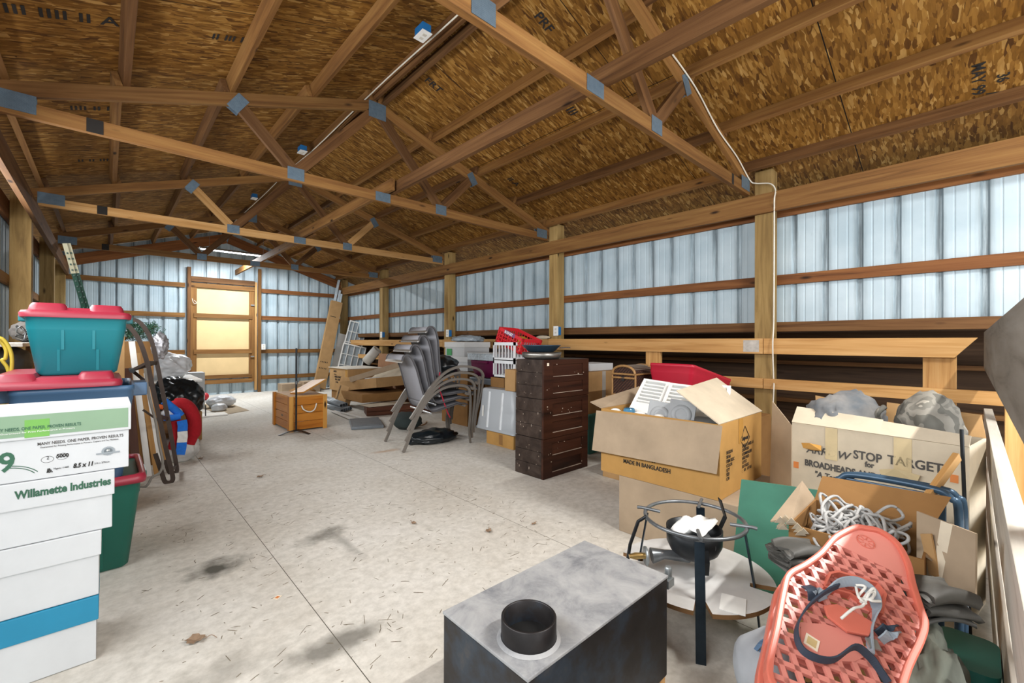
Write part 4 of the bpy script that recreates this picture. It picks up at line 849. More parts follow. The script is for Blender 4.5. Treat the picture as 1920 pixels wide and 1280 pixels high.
MB().lathe([(.0001, 0), (.10, .001), (.12, .012), (.165, .055), (.172, .06), (.166, .062), (.12, .022), (.0001, .012)], 40, Matrix.Translation((2.77, 2.60, 1.0385))).build('bowl', ENAM, t)
MB().strip([(2.90, 2.50, 1.075), (2.94, 2.47, 1.08), (2.97, 2.44, 1.078)], .03, .008, (.6, .8, 0)).build('handle', plain('black_handle', '#2b2523', .5), t)
# --- things between the cabinet and the wall
t = carton('tall_carton', 'tall brown carton taped down its edge, standing on the teal tote behind the cabinet', (3.45, 2.62, .415), (4.03, 3.05, .83), CARD, None, None, 'X')
MB().box((3.70, 2.6188, .42), (3.76, 2.62, .83)).build('edge_tape', plain('silver_tape', '#a9a6a0', .4), t)
tag(MB().box((3.58, 2.68, .8325), (3.98, 2.95, .905)).build('white_carton', CARD_W, bevel=.004), 'flat white box lying on the tall brown carton', 'box')
def tote(name, label, M, W, D, Hh, mb, ml=None, taper=.86, r=.035, lid=True, ribs=True, group=None, cat='tote', handles=True, hx=.016):
    t_ = bpy.data.objects.new(name, None); COL.objects.link(t_); t_.matrix_world = M; WM[t_.name] = M; tag(t_, label, cat, group)
    k = taper; hb = Hh-.055
    b_ = MB(); b_.loft([rrect(W*k-.03, D*k-.03, r*.6, 0), rrect(W*k, D*k, r, .012), rrect(W*.965, D*.965, r, hb-.02), rrect(W*.975, D*.975, r, hb-.015), rrect(W*.985, D*.985, r, hb+.03), rrect(W, D, r, hb+.033), rrect(W, D, r, Hh), rrect(W-.012, D-.012, r*.9, Hh), rrect(W*.955, D*.955, r, hb-.02), rrect(W*k-.02, D*k-.02, r*.8, .02)], True, True, M)
    b_.build('body', mb, t_)
    if ribs:
        for sx in (-1, 1):
            q = MB(); x = sx*W*.19
            q.loft([[(x-.005, -D*k/2-.002, .02), (x+.005, -D*k/2-.002, .02), (x+.005, -D*k/2+.02, .02), (x-.005, -D*k/2+.02, .02)], [(x-.005, -D*.905/2-.002, Hh*.42), (x+.005, -D*.905/2-.002, Hh*.42), (x+.005, -D*.905/2+.02, Hh*.42), (x-.005, -D*.905/2+.02, Hh*.42)]], True, True, M, 0, False)
            x2 = sx*W*.15; q.loft([[(x2-.005, -D*.905/2-.002, Hh*.42), (x2+.005, -D*.905/2-.002, Hh*.42), (x2+.005, -D*.905/2+.02, Hh*.42), (x2-.005, -D*.905/2+.02, Hh*.42)], [(x2-.005, -D*.965/2-.0025, hb-.02), (x2+.005, -D*.965/2-.0025, hb-.02), (x2+.005, -D*.965/2+.02, hb-.02), (x2-.005, -D*.965/2+.02, hb-.02)]], True, True, M, 0, False)
            q.build('rib', mb, t_)
    if handles:
        for sx in (-1, 1): MB().box((sx*(W/2+hx-.004)-hx, -D*.16, Hh-(.035 if hx < .02 else .07)), (sx*(W/2+hx-.004)+hx, D*.16, Hh-.002), M).build('handle', mb, t_, bevel=.006)
    if lid and ml: add_lid(t_, M, W, D, Hh, ml)
    return t_
def add_lid(t_, M, W, D, z, ml, name='lid'):
    o = MB(); o.loft([rrect(W+.03, D+.03, .04, z-.018), rrect(W+.034, D+.034, .04, z+.0), rrect(W+.02, D+.02, .04, z+.012), rrect(W-.03, D-.03, .03, z+.016), rrect(W-.05, D-.05, .03, z+.022), rrect(W-.06, D-.06, .03, z+.03)], True, True, M)
    for sx in (-1, 1):
        cx_ = sx*(W*.5-.075); o.loft([rrect(.13, D-.02, .025, z+.012, 4, cx_), rrect(.12, D-.03, .025, z+.035, 4, cx_), rrect(.105, D-.055, .025, z+.048, 4, cx_)], True, True, M)
    return o.build(name, ml, t_)
TEAL = plain('teal_plastic', '#177983', .4, var=.06, scale=3); RED = plain('red_plastic', '#95283a', .38, var=.05, scale=3); GREENP = plain('green_plastic', '#0e5b4c', .4, var=.06, scale=3)
BLUEP = plain('slate_blue_plastic', '#41607f', .4, var=.06, scale=3); MAROON = plain('purple_plastic', '#6b1446', .35, var=.06); SAGE = plain('sage_teal_plastic', '#3f7f78', .45)
T_ = Matrix.Translation
tote('storage_tote', 'muted teal tote on the floor behind the cabinet, under the tall carton', T_((3.78, 2.84, 0)), .60, .44, .405, SAGE, SAGE)
# wicker basket on its carton
t = carton('small_carton', 'small carton with a yellow sticker under the wicker basket', (3.24, 1.99, .565), (3.62, 2.26, .653), CARD, None, None, None)
MB().box((3.2392, 2.13, .595), (3.24, 2.18, .64)).build('yellow_sticker', plain('yellow_sticker', '#d8b91f', .6), t)
carton('small_carton', 'brown carton carrying the small carton and wicker basket', (3.27, 1.98, .215), (3.75, 2.26, .563), CARD_D, None, None, None)
carton('floor_carton', 'tan carton on the floor between the cabinet and the carton of vents', (3.06, 1.97, 0), (3.62, 2.16, .213), CARD, None, None, None)
WICK = NT('wicker_weave'); _c = WICK.coords((1, 1, 1), False); _w = WICK.n('TexWave', wave_type='BANDS', bands_direction='Z'); _w.inputs['Scale'].default_value = 38; _w.inputs['Distortion'].default_value = 1.5; WICK.l(_c, _w.inputs[0])
_w2 = WICK.n('TexWave', wave_type='BANDS', bands_direction='DIAGONAL'); _w2.inputs['Scale'].default_value = 22; WICK.l(_c, _w2.inputs[0]); _m = WICK.math('MULTIPLY', _w.outputs['Fac'], _w2.outputs['Fac'])
WICK.bump(_m, .9, .01); WICK = WICK.done(WICK.ramp(_m, [(.1, '#2c1814'), (.5, '#5f3a2c'), (.9, '#96705a')]), .6); CANE = plain('pale_cane', '#9a7446', .5, var=.2, scale=30)
t = thing('wicker_basket', 'brown wicker picnic basket with an arched lid, on the small cartons', 'basket', (3.44, 2.11, .654)); x0, x1, y0, y1, z0 = 3.30, 3.60, 2.0, 2.225, .655
z1 = .845; b_ = MB(); b_.box((x0, y0, z0), (x1, y1, z1)); b_.build('body', WICK, t, bevel=.012)
ar = [(y0+(y1-y0)*(.5-.5*math.cos(PI*k/12)), .012+.065*math.sin(PI*k/12)) for k in range(13)]
b_ = MB(); b_.loft([[(x, y, z1+z) for y, z in ar]+[(x, y1, z1+.004), (x, y0, z1+.004)] for x in (x0+.004, x1-.004)], True, True); b_.build('lid', WICK, t)
sl = MB()
for k in range(2, 11): y, z = ar[k]; sl.box((x0+.01, y-.005, z1+z-.002), (x1-.01, y+.005, z1+z+.005))
sl.build('lid_slats', plain('grey_cane', '#7d7266', .6), t)
c_ = MB()
for x in (x0-.004, x1+.004):
    c_.tube([(x, y, z1+z) for y, z in ar], .011, 8)
    for z in (z1+.004, z1-.028, z0+.01): c_.tube([(x, y0, z), (x, y1, z)], .009, 8)
for y in (y0-.003, y1+.003):
    for z in (z1+.004, z0+.01): c_.tube([(x0, y, z), (x1, y, z)], .009, 8)
    for x in (x0, x1): c_.tube([(x, y, z0), (x, y, z1)], .009, 8)
c_.build('cane_binding', CANE, t)
MB().box((x0-.012, 2.10, .79), (x0-.003, 2.13, .832)).build('clasp', plain('dark_leather', '#1e1512', .6), t)
# red tote tipped up behind the vents
carton('hidden_carton', 'brown carton between the vents carton and the wall, holding up the red tote', (3.25, 1.15, 0), (3.95, 1.95, .55), CARD_D, None, None, None)
tr = Matrix.Translation((3.64, 1.70, .635)) @ Matrix.Rotation(math.radians(-4), 4, 'Z') @ Matrix.Rotation(math.radians(13), 4, 'Y')
t = tote('red_tote', 'bright red open tote tipped up behind the white vents', tr, .68, .40, .25, plain('bright_red_plastic', '#b51f36', .38, var=.04), None, .82, ribs=False, handles=False)
MB().tube(catmull([(-.10, -.195, .15), (0, -.20, .165), (.10, -.195, .15)], 6), .012, 8, tr).build('grip', plain('dark_red_plastic', '#7a1220', .4), t)
# --- brown carton, clear tote, small carton, purple tote, crates
t = carton('floor_carton', 'orange-brown carton on the floor under the clear tall tote', (3.10, 3.30, 0), (3.55, 3.74, .155), CARD_O, None, None, None)
MB().box((3.0992, 3.47, .02), (3.10, 3.53, .13)).build('label_patch', CARD_D, t)
CLEARP = NT('cloudy_plastic'); CLEARP.b.inputs['Transmission Weight'].default_value = .25; CLEARP = CLEARP.done('#c2c8cd', .35)
Mx = Matrix.Translation((3.36, 3.56, .157)) @ Matrix.Rotation(PI/2, 4, 'Z')
def clear_tote():
    t_ = bpy.data.objects.new('clear_tote', None); COL.objects.link(t_); M = Matrix.Translation((3.36, 3.58, .158)); t_.matrix_world = M; WM[t_.name] = M; tag(t_, 'cloudy clear storage tote standing upside down on the orange-brown carton', 'tote')
    W, D, h = .58, .64, .45
    MB().loft([rrect(W+.02, D+.02, .03, 0), rrect(W+.03, D+.03, .03, .012), rrect(W, D, .04, .02), rrect(W*.92, D*.92, .05, h*.5), rrect(W*.86, D*.86, .05, h-.015), rrect(W*.82, D*.82, .05, h)], True, True, M).build('body', CLEARP, t_)
    for y in (-.10, .12): MB().loft([[(-W/2*.995-.003, y-.02, .03), (-W/2*.995-.003, y+.02, .03), (-W/2*.97, y+.02, .03), (-W/2*.97, y-.02, .03)], [(-W*.43-.004, y-.02, h-.03), (-W*.43-.004, y+.02, h-.03), (-W*.43+.01, y+.02, h-.03), (-W*.43+.01, y-.02, h-.03)]], True, True, M).build('rib', plain('milky_plastic', '#dde2e6', .35), t_)
    q = MB(); q.add([(-W/2*.955-.004, .19, .14), (-W/2*.955-.004, .215, .14), (-W/2*.93-.004, .215, .26), (-W/2*.93-.004, .19, .26)], [(0, 1, 2, 3)], M); q.build('handle_slot', WHITE_P, t_, solid=.004)
clear_tote()
GREYT = plain('grey_blue_plastic', '#77808c', .4)
tote('flat_tote', 'flat grey-blue tote lid under the purple tote', T_((3.66, 4.17, .612)), .52, .60, .065, GREYT, None, .95, ribs=False, handles=False, lid=False)
carton('floor_carton', 'tan carton on the floor under the purple tote, behind the clear tote', (3.66, 3.92, 0), (4.15, 4.45, .605), CARD_D, None, None, None)
tote('purple_tote', 'purple plastic tote with a tray of small parts on top', T_((3.66, 4.17, .68)), .50, .58, .215, MAROON, None, .84, ribs=False)
t = thing('parts_tray', 'clear lidded tray of small parts on the purple tote', 'tray', (3.66, 4.17, .896)); MB().box((3.38, 3.87, .8965), (3.92, 4.47, .975)).build('tray', plain('frosted_plastic', '#c4d0d8', .25, var=.25, scale=35), t, bevel=.01); MB().box((3.375, 3.865, .976), (3.925, 4.475, .988)).build('lid', plain('clear_lid', '#d5dde2', .2), t, bevel=.004)
carton('small_carton', 'small tan carton on the clear tote in front of the white crates', (3.10, 3.28, .61), (3.34, 3.44, .835), CARD, None, None, 'Y')
carton('crate_carton', 'brown carton under the two white crates', (3.25, 3.62, 0.61), (3.62, 3.85, .72), CARD_D, None, None, None)
CRW = plain('white_crate_plastic', '#dcdfe2', .4, var=.04); CRR = plain('red_crate_plastic', '#cf2630', .38, var=.05)
def crate(label, M, W, D, h, m, group=None, n=6, rows=1):
    t_ = bpy.data.objects.new('crate', None); COL.objects.link(t_); t_.matrix_world = M; WM[t_.name] = M; tag(t_, label, 'crate', group)
    b_ = MB(); b_.box((-W/2, -D/2, 0), (W/2, D/2, .008)); b_.build('base', m, t_, M)
    b_ = MB()
    for sx in (-1, 1):
        for sy in (-1, 1): b_.box((sx*W/2-.02*(sx > 0)-.0*(sx < 0), sy*D/2-.02*(sy > 0), 0), (sx*W/2+.02*(sx < 0), sy*D/2+.02*(sy < 0), h))
    b_.build('corner_post', m, t_, M)
    for nm, z0_, z1_ in (('top_rim', h-.035, h), ('bottom_rim', .0, .03)):
        b_ = MB(); b_.box((-W/2, -D/2, z0_), (W/2, -D/2+.01, z1_)); b_.box((-W/2, D/2-.01, z0_), (W/2, D/2, z1_)); b_.box((-W/2, -D/2, z0_), (-W/2+.01, D/2, z1_)); b_.box((W/2-.01, -D/2, z0_), (W/2, D/2, z1_)); b_.build(nm, m, t_, M)
    b_ = MB()
    for k in range(1, rows):
        z = .03+(h-.065)*k/rows
        b_.box((-W/2, -D/2, z-.005), (W/2, -D/2+.007, z+.005)); b_.box((-W/2, D/2-.007, z-.005), (W/2, D/2, z+.005)); b_.box((-W/2, -D/2, z-.005), (-W/2+.007, D/2, z+.005)); b_.box((W/2-.007, -D/2, z-.005), (W/2, D/2, z+.005))
    for k in range(1, n+1):
        for L, ax_ in ((W, 0), (D, 1)):
            u = -L/2+L*k/(n+1)
            for s in (-1, 1):
                if ax_ == 0: b_.box((u-.006, s*D/2-.007*(s > 0), .03), (u+.006, s*D/2+.007*(s < 0), h-.035))
                else: b_.box((s*W/2-.007*(s > 0), u-.006, .03), (s*W/2+.007*(s < 0), u+.006, h-.035))
    b_.build('side_lattice', m, t_, M); return t_
crate('lower white plastic crate of two, on the brown carton behind the cabinet', T_((3.44, 3.64, .722)), .36, .36, .195, CRW)
crate('upper white plastic crate, under the tilted red crate', T_((3.44, 3.64, .918)), .36, .36, .205, CRW)
mr = T_((3.45, 3.63, 1.055)) @ Matrix.Rotation(math.radians(0), 4, 'Z') @ Matrix.Rotation(math.radians(20), 4, 'X') @ Matrix.Rotation(math.radians(3), 4, 'Y')
t = crate('red plastic crate with white lettering, tilted inside the upper white crate', mr, .31, .42, .18, CRR, None, 8, 3)
text('BUDGET', .04, WHITE_P, t, mr @ Vector((-.156, .10, .146)), mr.to_3x3() @ Vector((0, -1, 0)), mr.to_3x3() @ Vector((0, 0, 1)), .001, .9); MB().box((-.1565, -.075, .137), (-.1552, .105, .182), mr).build('name_plate', plain('navy_print', '#7a4a72', .5), t)
MB().box((.05, -.03, .01), (.12, .06, .13), mr).build('yellow_insert', plain('yellow_bag', '#c9a227', .5), t)
# --- white file boxes and bag on the far carton
carton('file_carton', 'brown carton under the white file boxes', (3.50, 4.62, 0), (3.95, 5.22, .73), CARD_D, None, None, None)
def file_box(label, z, rz, y=4.9):
    M = T_((3.70, y, z)) @ Matrix.Rotation(rz, 4, 'Z'); t_ = bpy.data.objects.new('file_box', None); COL.objects.link(t_); t_.matrix_world = M; WM[t_.name] = M; tag(t_, label, 'box')
    MB().box((-.20, -.26, 0), (.20, .26, .17)).build('body', CARD_W, t_, M, bevel=.003); MB().box((-.21, -.27, .12), (.21, .27, .195)).build('lid', plain('grey_white_card', '#cfd1d1', .7, var=.03), t_, M, bevel=.003)
    MB().box((-.2112, .06, .01), (-.21, .2, .1)).build('green_label', plain('green_print', '#3f9a5c', .6), t_, M); return t_
file_box('lower white file box behind the stacked chairs', .733, .0, 4.88); file_box('upper white file box with a tilted lid and green label, behind the stacked chairs', .929, -.10, 4.90)
PLB = NT('clear_bag'); PLB.b.inputs['Transmission Weight'].default_value = .3; PLB = PLB.done('#aab6bf', .15)
tag(crumple((3.72, 4.90, 1.165), (.20, .24, .05), .22, 2.5, 4, 12, flat=1.126).build('plastic_bag', PLB), 'crumpled clear plastic bag on the upper white file box', 'bag')
tag(crumple((4.24, 3.95, 1.19), (.015, .12, .022), .2, 6, 3, 4, flat=1.167).build('paper_scrap', CARD_L), 'crumpled paper strip lying on the upper rail left of the red crate', 'paper')

# --- stack of sling chairs
CHF = plain('taupe_powder_coat', '#77716a', .4, .2, .08); SLNG = NT('grey_sling_mesh'); _c = SLNG.coords((1, 1, 1), False); _w = SLNG.n('TexWave'); _w.inputs['Scale'].default_value = 120; SLNG.l(_c, _w.inputs[0]); SLNG.bump(_w.outputs['Fac'], .15, .001); SLNG = SLNG.done('#85858a', .65); HEM = plain('dark_hem', '#4a494c', .6); ALU = plain('bright_aluminium', '#c9cbcc', .3, .6)
def make_chair(label):
    t_ = thing('patio_chair', label, 'chair', (0, 0, 0), 0, 'stacked grey patio chairs'); Wd = .58
    prof = [(.0, .925), (.004, .955), (.025, .983), (.062, .985), (.098, .955), (.13, .895), (.16, .82), (.205, .66), (.25, .52), (.275, .44), (.315, .395), (.37, .385), (.47, .405), (.62, .44), (.70, .445), (.75, .425)]
    pp = [Vector((x, 0, z)) for x, z in prof]; pp = catmull(pp, 4); n = len(pp); cut = int(n*.58)
    for nm, a, b_ in (('back_sling', 0, cut), ('seat_sling', cut-1, n)):
        q = MB(); q.loft([[(p.x, .045, p.z), (p.x, Wd-.045, p.z)] for p in pp[a:b_]], False, False, None, 0, True, False); q.build(nm, SLNG, t_, solid=.004)
    for y in (.04, Wd-.04): MB().strip([(p.x, y, p.z) for p in pp], .022, .014, (0, 1, 0)).build('sling_rail', HEM, t_)
    MB().strip([(-.001, .035, .922), (-.001, Wd-.035, .922)], .024, .016, (.5, 0, 1)).build('top_rail', CHF, t_); MB().strip([(-.010, .035, .912), (-.010, Wd-.035, .912)], .010, .006, (.3, 0, 1)).build('rail_edge', ALU, t_)
    for y in (.0, Wd):
        MB().strip(catmull([(0, y, 0), (.045, y, .10), (.10, y, .24), (.18, y, .40), (.29, y, .54), (.43, y, .625), (.58, y, .65), (.70, y, .635), (.755, y, .585), (.74, y, .545), (.705, y, .56)], 5), .026, .025, (0, 1, 0)).build('arm', CHF, t_)
        MB().strip(catmull([(.757, y, .575), (.77, y, .48), (.765, y, .30), (.755, y, .15), (.77, y, 0)], 5), .022, .020, (0, 1, 0)).build('front_leg', CHF, t_)
    MB().tube([(.30, 0, .37), (.30, Wd, .37)], .011, 8).build('crossbar', ALU, t_); MB().tube([(.70, 0, .42), (.70, Wd, .42)], .011, 8).build('crossbar', CHF, t_)
    return t_
lb = ('lowest grey sling patio chair of the stack, standing on the floor', 'second grey sling patio chair from the bottom of the stack', 'third grey sling patio chair from the bottom of the stack', 'topmost grey sling patio chair of the stack, a black bag in its seat')
ch = make_chair(lb[0])
for k in range(4):
    M = T_((2.205+.026*k, 3.98, .110*k)) @ Matrix.Rotation(math.radians(-9), 4, 'Z') @ Matrix.Rotation(math.radians(4.0*k), 4, 'Y')
    if k == 0: ch.matrix_world = M; src = ch
    else: dup(ch, M, lb[k])
WM[ch.name] = T_((2.205, 3.98, 0)) @ Matrix.Rotation(math.radians(-9), 4, 'Z')
BAGB = NT('black_polythene'); _c = BAGB.coords(); _n = BAGB.noise(_c, 9, 4, .55, 1); BAGB.bump(_n.outputs[0], .3, .01); BAGB = BAGB.done('#10181d', .28, spec=.6)
tag(crumple((2.83, 4.28, .84), (.20, .22, .13), .18, 2.0, 4, 7).build('garbage_bag', BAGB), 'black plastic bag stuffed on the seat of the topmost patio chair', 'bag')
tag(crumple((2.70, 4.22, .05), (.28, .17, .085), .20, 2.2, 4, 17, flat=.001).build('garbage_bag', BAGB), 'black plastic bag on the floor under the patio chairs', 'bag')
tag(MB().strip(catmull([(2.62, 3.95, .80), (2.60, 3.94, .66), (2.66, 3.945, .50), (2.72, 3.95, .36), (2.77, 3.97, .29)], 6), .012, .003, (1, 0, .2)).build('red_strap', plain('red_webbing', '#b3243a', .7)), 'red strap hanging down the near side of the stacked patio chairs', 'strap')
tag(crumple((2.85, 5.05, .10), (.18, .2, .11), .12, 2, 3, 3, flat=.001).build('dark_bundle', plain('dark_teal_cloth', '#2a3433', .9)), 'dark bundle on the floor behind the patio chairs', 'bundle')

# ------------------------------------------------------------------ far right: cartons, panels, pipes
t = carton('printed_carton', 'printed tan carton with a flat white top, at the far end by the wall', (3.30, 8.05, .16), (3.98, 8.95, .60), CARD, None, None, None)
MB().box((3.28, 8.03, .602), (4.02, 8.98, .612)).build('white_sheet', plain('dusty_white_sheet', '#cfc8bb', .7), t)
for i, (s, sz) in enumerate((('CAMDEN', .05), ('Two Piece', .035), ('AMERICAN MADE', .055), ('WALL CABINET', .05), ('SYSTEM', .045))): text(s, sz, BLACK_INK, t, (3.299, 8.75-.03*i, .52-.052*i), (0, -1, 0), (0, 0, 1), .001, .8)
MB().box((3.299, 8.06, .165), (3.2998, 8.16, .595)).build('tape', TAPE, t)
carton('base_carton', 'tan carton lying under the printed carton at the far end', (3.32, 8.10, 0), (3.95, 8.9, .158), CARD_D, None, None, None)
M = T_((3.42, 7.35, .30)) @ Matrix.Rotation(.2, 4, 'Z') @ Matrix.Rotation(-.12, 4, 'X')
t = open_carton('flat_carton', 'wide open tan carton tray piled before the printed carton', (-.32, -.60, 0), (.32, .42, .16), CARD, None, M)
flap('flap', CARD_L, t, M @ Vector((.32, -.60, .17)), M @ Vector((.32, .42, .17)), M @ Vector((.55, .40, .33)), M @ Vector((.55, -.62, .33))); MB().box((-.22, -.30, .02), (-.02, -.16, .18), M).build('white_insert', WHITE_P, t)
M = T_((3.46, 7.15, .60)) @ Matrix.Rotation(.9, 4, 'Z') @ Matrix.Rotation(-.30, 4, 'X')
t = carton('long_carton', 'long narrow tan carton lying slantwise on top of the carton pile', (-.16, -.55, -.04), (.16, .45, .05), CARD_G, None, M, None)
for i in range(4): MB().box((-.12+.035*i, -.4, .0505), (-.105+.035*i, .1, .0512), M).build('printed_line', CARD_L, t)
M = T_((2.98, 7.62, .0)) @ Matrix.Rotation(.25, 4, 'Z') @ Matrix.Rotation(.32, 4, 'Y')
t = carton('slim_carton', 'slim tan carton standing on end against the carton pile', (-.06, -.20, 0), (.05, .10, .50), CARD, None, M, None)
text('THOMPSON', .05, BLACK_INK, t, M @ Vector((-.061, .02, .10)), M.to_3x3() @ Vector((0, 0, 1)), M.to_3x3() @ Vector((0, 1, 0)), .001, .9)
carton('flat_carton', 'flat dark carton under the open carton tray', (3.0, 6.75, .135), (3.85, 7.6, .27), CARD_D, None, None, None)
RBW = wood('red_brown_panel', '#6e4430', '#54301f', '#3a2014', .5, False, 12)
for k, l in enumerate(('bottom red-brown wooden leaf of the low stack before the cartons', 'top red-brown wooden leaf of the low stack before the cartons')):
    M = T_((2.86, 6.27, .065*k)) @ Matrix.Rotation(-.33, 4, 'Z'); tag(MB().box((0, 0, .002), (1.05, .42, .062)).build('table_leaf', RBW, None, M, bevel=.003), l, 'panel')
tag(MB().box((2.90, 6.27, .1315), (3.6, 6.6, .135)).build('cardboard_sheet', CARD_L, None, T_((0, 0, 0))), 'grey cardboard sheet lying on the red-brown panels', 'cardboard')
tag(board('plywood_sheet', (4.04, 7.7, .02), (4.12, 7.7, .88), 1.5, .012, plain('brown_hardboard', '#8d6444', .7), None, (1, 0, 0)), 'big brown hardboard sheet leaning behind the open cartons', 'sheet')
PIPE = plain('grey_pvc', '#8a9298', .35, .1); random.seed(3)
for k in range(8):
    a = Vector((2.72+.05*k, 6.85+.04*k, .028+.0*k)); d = Vector((-.02+.05*random.random()+.02*k, 2.0+.2*random.random(), 0))
    z = .03 if k < 5 else .085; a.z = z; 
    if k >= 5: a.x = 2.79+.055*(k-5)
    L = d.length; Mx = frame(a, d)
    r0 = .029; n = MB().lathe([(r0*.8, 0), (r0, 0), (r0, L), (r0*.8, L), (r0*.8, 0)], 16, Mx @ Matrix.Rotation(PI/2, 4, 'Y')).build('conduit_pipe', PIPE)
    tag(n, ('grey conduit pipe, %s in the bundle beside the wooden crate' % ('outermost', 'second', 'third', 'fourth', 'fifth', 'upper left', 'upper middle', 'upper right')[k]), 'pipe', 'conduit pipes')
for k, (p, q, l) in enumerate((((2.62, 7.0, .02), (2.55, 6.0, .02), 'white trim strip lying on the floor from the pipes toward the grey lid'), ((2.68, 7.05, .012), (2.75, 5.9, .012), 'second white trim strip lying on the floor beside the pipes'))):
    tag(board('trim_strip', p, q, .05, .014, WHITE_P), l, 'strip')
t = thing('floor_lid', 'flat grey plastic lid lying on the floor left of the patio chairs', 'lid', (2.57, 5.65, 0))  # a grey lid lying flat
M = T_((2.57, 5.66, 0)) @ Matrix.Rotation(-.35, 4, 'Z'); MB().box((-.20, -.33, .002), (.20, .33, .04)).build('lid', plain('grey_lid_plastic', '#6f767c', .4), t, M, bevel=.008); MB().box((-.16, -.28, .0402), (.16, .28, .043)).build('raised_panel', plain('grey_lid_plastic', '#6f767c', .4), t, M, bevel=.001)
tag(MB().tube(catmull([(2.95, 5.55, .006), (2.85, 5.25, .006), (3.1, 5.1, .006), (3.3, 5.3, .006)], 6), .006, 6).build('beige_hose', plain('beige_paper', '#c9a98a', .8)), 'thin beige hose curled on the floor behind the chairs', 'hose')
# tall leaning carton, grilles in the corner
M = frame((3.56, 10.42, .0), (0, -1, 0), (.0, .0, 1)); 
ax_ = (Vector((4.06, 10.66, 2.10))-Vector((3.56, 10.42, 0))).normalized()
xa = Vector((1, -.1, 0)); xa = (xa-ax_*xa.dot(ax_)).normalized(); ya = ax_.cross(xa); M = Matrix(((xa.x, ya.x, ax_.x, 3.60), (xa.y, ya.y, ax_.y, 10.42), (xa.z, ya.z, ax_.z, .035), (0, 0, 0, 1))); lt = 2.12
t = thing('tall_carton', 'very tall narrow carton leaning in the far right corner with white trims sticking out', 'box', (3.62, 10.45, 0))
MB().box((-.13, -.06, .0), (.13, .06, lt), M).build('body', CARD, t, M if False else None, bevel=.004)
for i, z in enumerate((.45, .60)):
    for j in range(5): MB().box((-.10+.035*j, -.0615, z), (-.085+.035*j, -.06, z+.03), M).build('printed_mark', BLACK_INK, t)
MB().box((-.09, -.0615, 1.72), (.04, -.06, 1.735), M).build('printed_mark', BLACK_INK, t)
for k, (dx, h_) in enumerate(((-.05, .55), (.02, .30), (.07, .22))): tag(MB().box((dx-.022, -.03, lt-.4), (dx+.022, .03, lt+h_), M).build('trim_length', plain('pale_blue_trim', '#c3d0d8', .4)), ('longest', 'middle', 'shortest')[k]+' pale trim length sticking out of the very tall carton', 'trim')
def grille(label, o, right, upv, w_, h_, nx, ny, m):
    M = vent_frame(o, right, upv); r = bpy.data.objects.new('white_grille', None); COL.objects.link(r); r.matrix_world = M; WM[r.name] = M; tag(r, label, 'grille')
    f = MB(); f.box((0, 0, -.008), (.025, h_, .008)); f.box((w_-.025, 0, -.008), (w_, h_, .008)); f.box((.025, 0, -.008), (w_-.025, .025, .008)); f.box((.025, h_-.025, -.008), (w_-.025, h_, .008)); f.build('frame', m, r, M)
    g = MB()
    for i in range(1, nx): g.box((w_*i/nx-.007, .02, -.005), (w_*i/nx+.007, h_-.02, .005))
    for j in range(1, ny): g.box((.02, h_*j/ny-.007, -.005), (w_-.02, h_*j/ny+.007, .005))
    g.build('bars', m, r, M); MB().box((.02, .02, -.012), (w_-.02, h_-.02, -.009)).build('backing', plain('grey_mesh', '#8e989e', .6), r, M)
grille('white barred window grille leaning at the right of the tall carton', (3.80, 10.10, .13), (1, -.3, -.27), (.30, .10, 1), .42, 1.58, 4, 6, WHITE_P)
grille('wide white framed screen leaning before the barred grille', (3.66, 9.72, .15), (1, -.28, -.25), (.30, .15, 1), .52, 1.00, 4, 4, WHITE_P)
tag(board('white_board', (3.96, 10.52, .05), (4.26, 10.62, 1.30), .26, .015, WHITE_P, None, (.3, 1, 0)), 'plain white board leaning behind the grilles in the corner', 'board')
tag(MB().lathe([(.06, 0), (.10, 0), (.10, .36), (.06, .36), (.06, 0)], 24, T_((3.98, 8.75, .70)) @ Matrix.Rotation(-.9, 4, 'Z') @ Matrix.Rotation(.75, 4, 'Y')).build('paper_roll', plain('grey_roll', '#b8b4ad', .7)), 'grey roll lying on the white-topped printed carton', 'roll')
# small cartons on the floor against the end wall
for i, (x, y, w_, d_, h_, l) in enumerate(((2.95, 10.35, .40, .32, .20, 'small beige carton on the floor under the end wall, leftmost'), (3.32, 10.2, .34, .32, .24, 'small beige carton on the floor beside the tall carton'))):
    carton('floor_carton', l, (x-w_/2, y-d_/2, 0), (x+w_/2, y+d_/2, h_), CARD_G, None, None, None)
tag(crumple((3.05, 9.85, .06), (.25, .16, .09), .2, 2, 3, 6, flat=.001).build('paper_heap', CARD_D), 'crumpled brown paper heap on the floor behind the wooden crate', 'paper')
# --- varnished wooden crate with rope handle
VAR = wood('varnished_pine', '#c98a3a', '#b87528', '#8d521a', .35, True, 12, .15); VARL = wood('light_varnished_pine', '#d8a458', '#c89246', '#a6702a', .35, True, 12, .1)
t = thing('wooden_crate', 'varnished pine crate with a white rope handle, standing on the open floor', 'crate', (1.87, 6.16, 0)); x0, x1, y0, y1, hh = 1.66, 2.09, 5.80, 6.52, .44
for k in range(4):
    z0, z1 = .02+.102*k, .118+.102*k
    board('front_plank', (x0+.02, y0+.010, (z0+z1)/2), (x1-.02, y0+.010, (z0+z1)/2), .018, z1-z0, VAR, t); board('side_plank', (x0+.010, y0+.02, (z0+z1)/2), (x0+.010, y1-.02, (z0+z1)/2), .018, z1-z0, VAR, t)
    board('side_plank', (x1-.010, y0+.02, (z0+z1)/2), (x1-.010, y1-.02, (z0+z1)/2), .018, z1-z0, VAR, t); board('back_plank', (x0+.02, y1-.010, (z0+z1)/2), (x1-.02, y1-.010, (z0+z1)/2), .018, z1-z0, VAR, t)
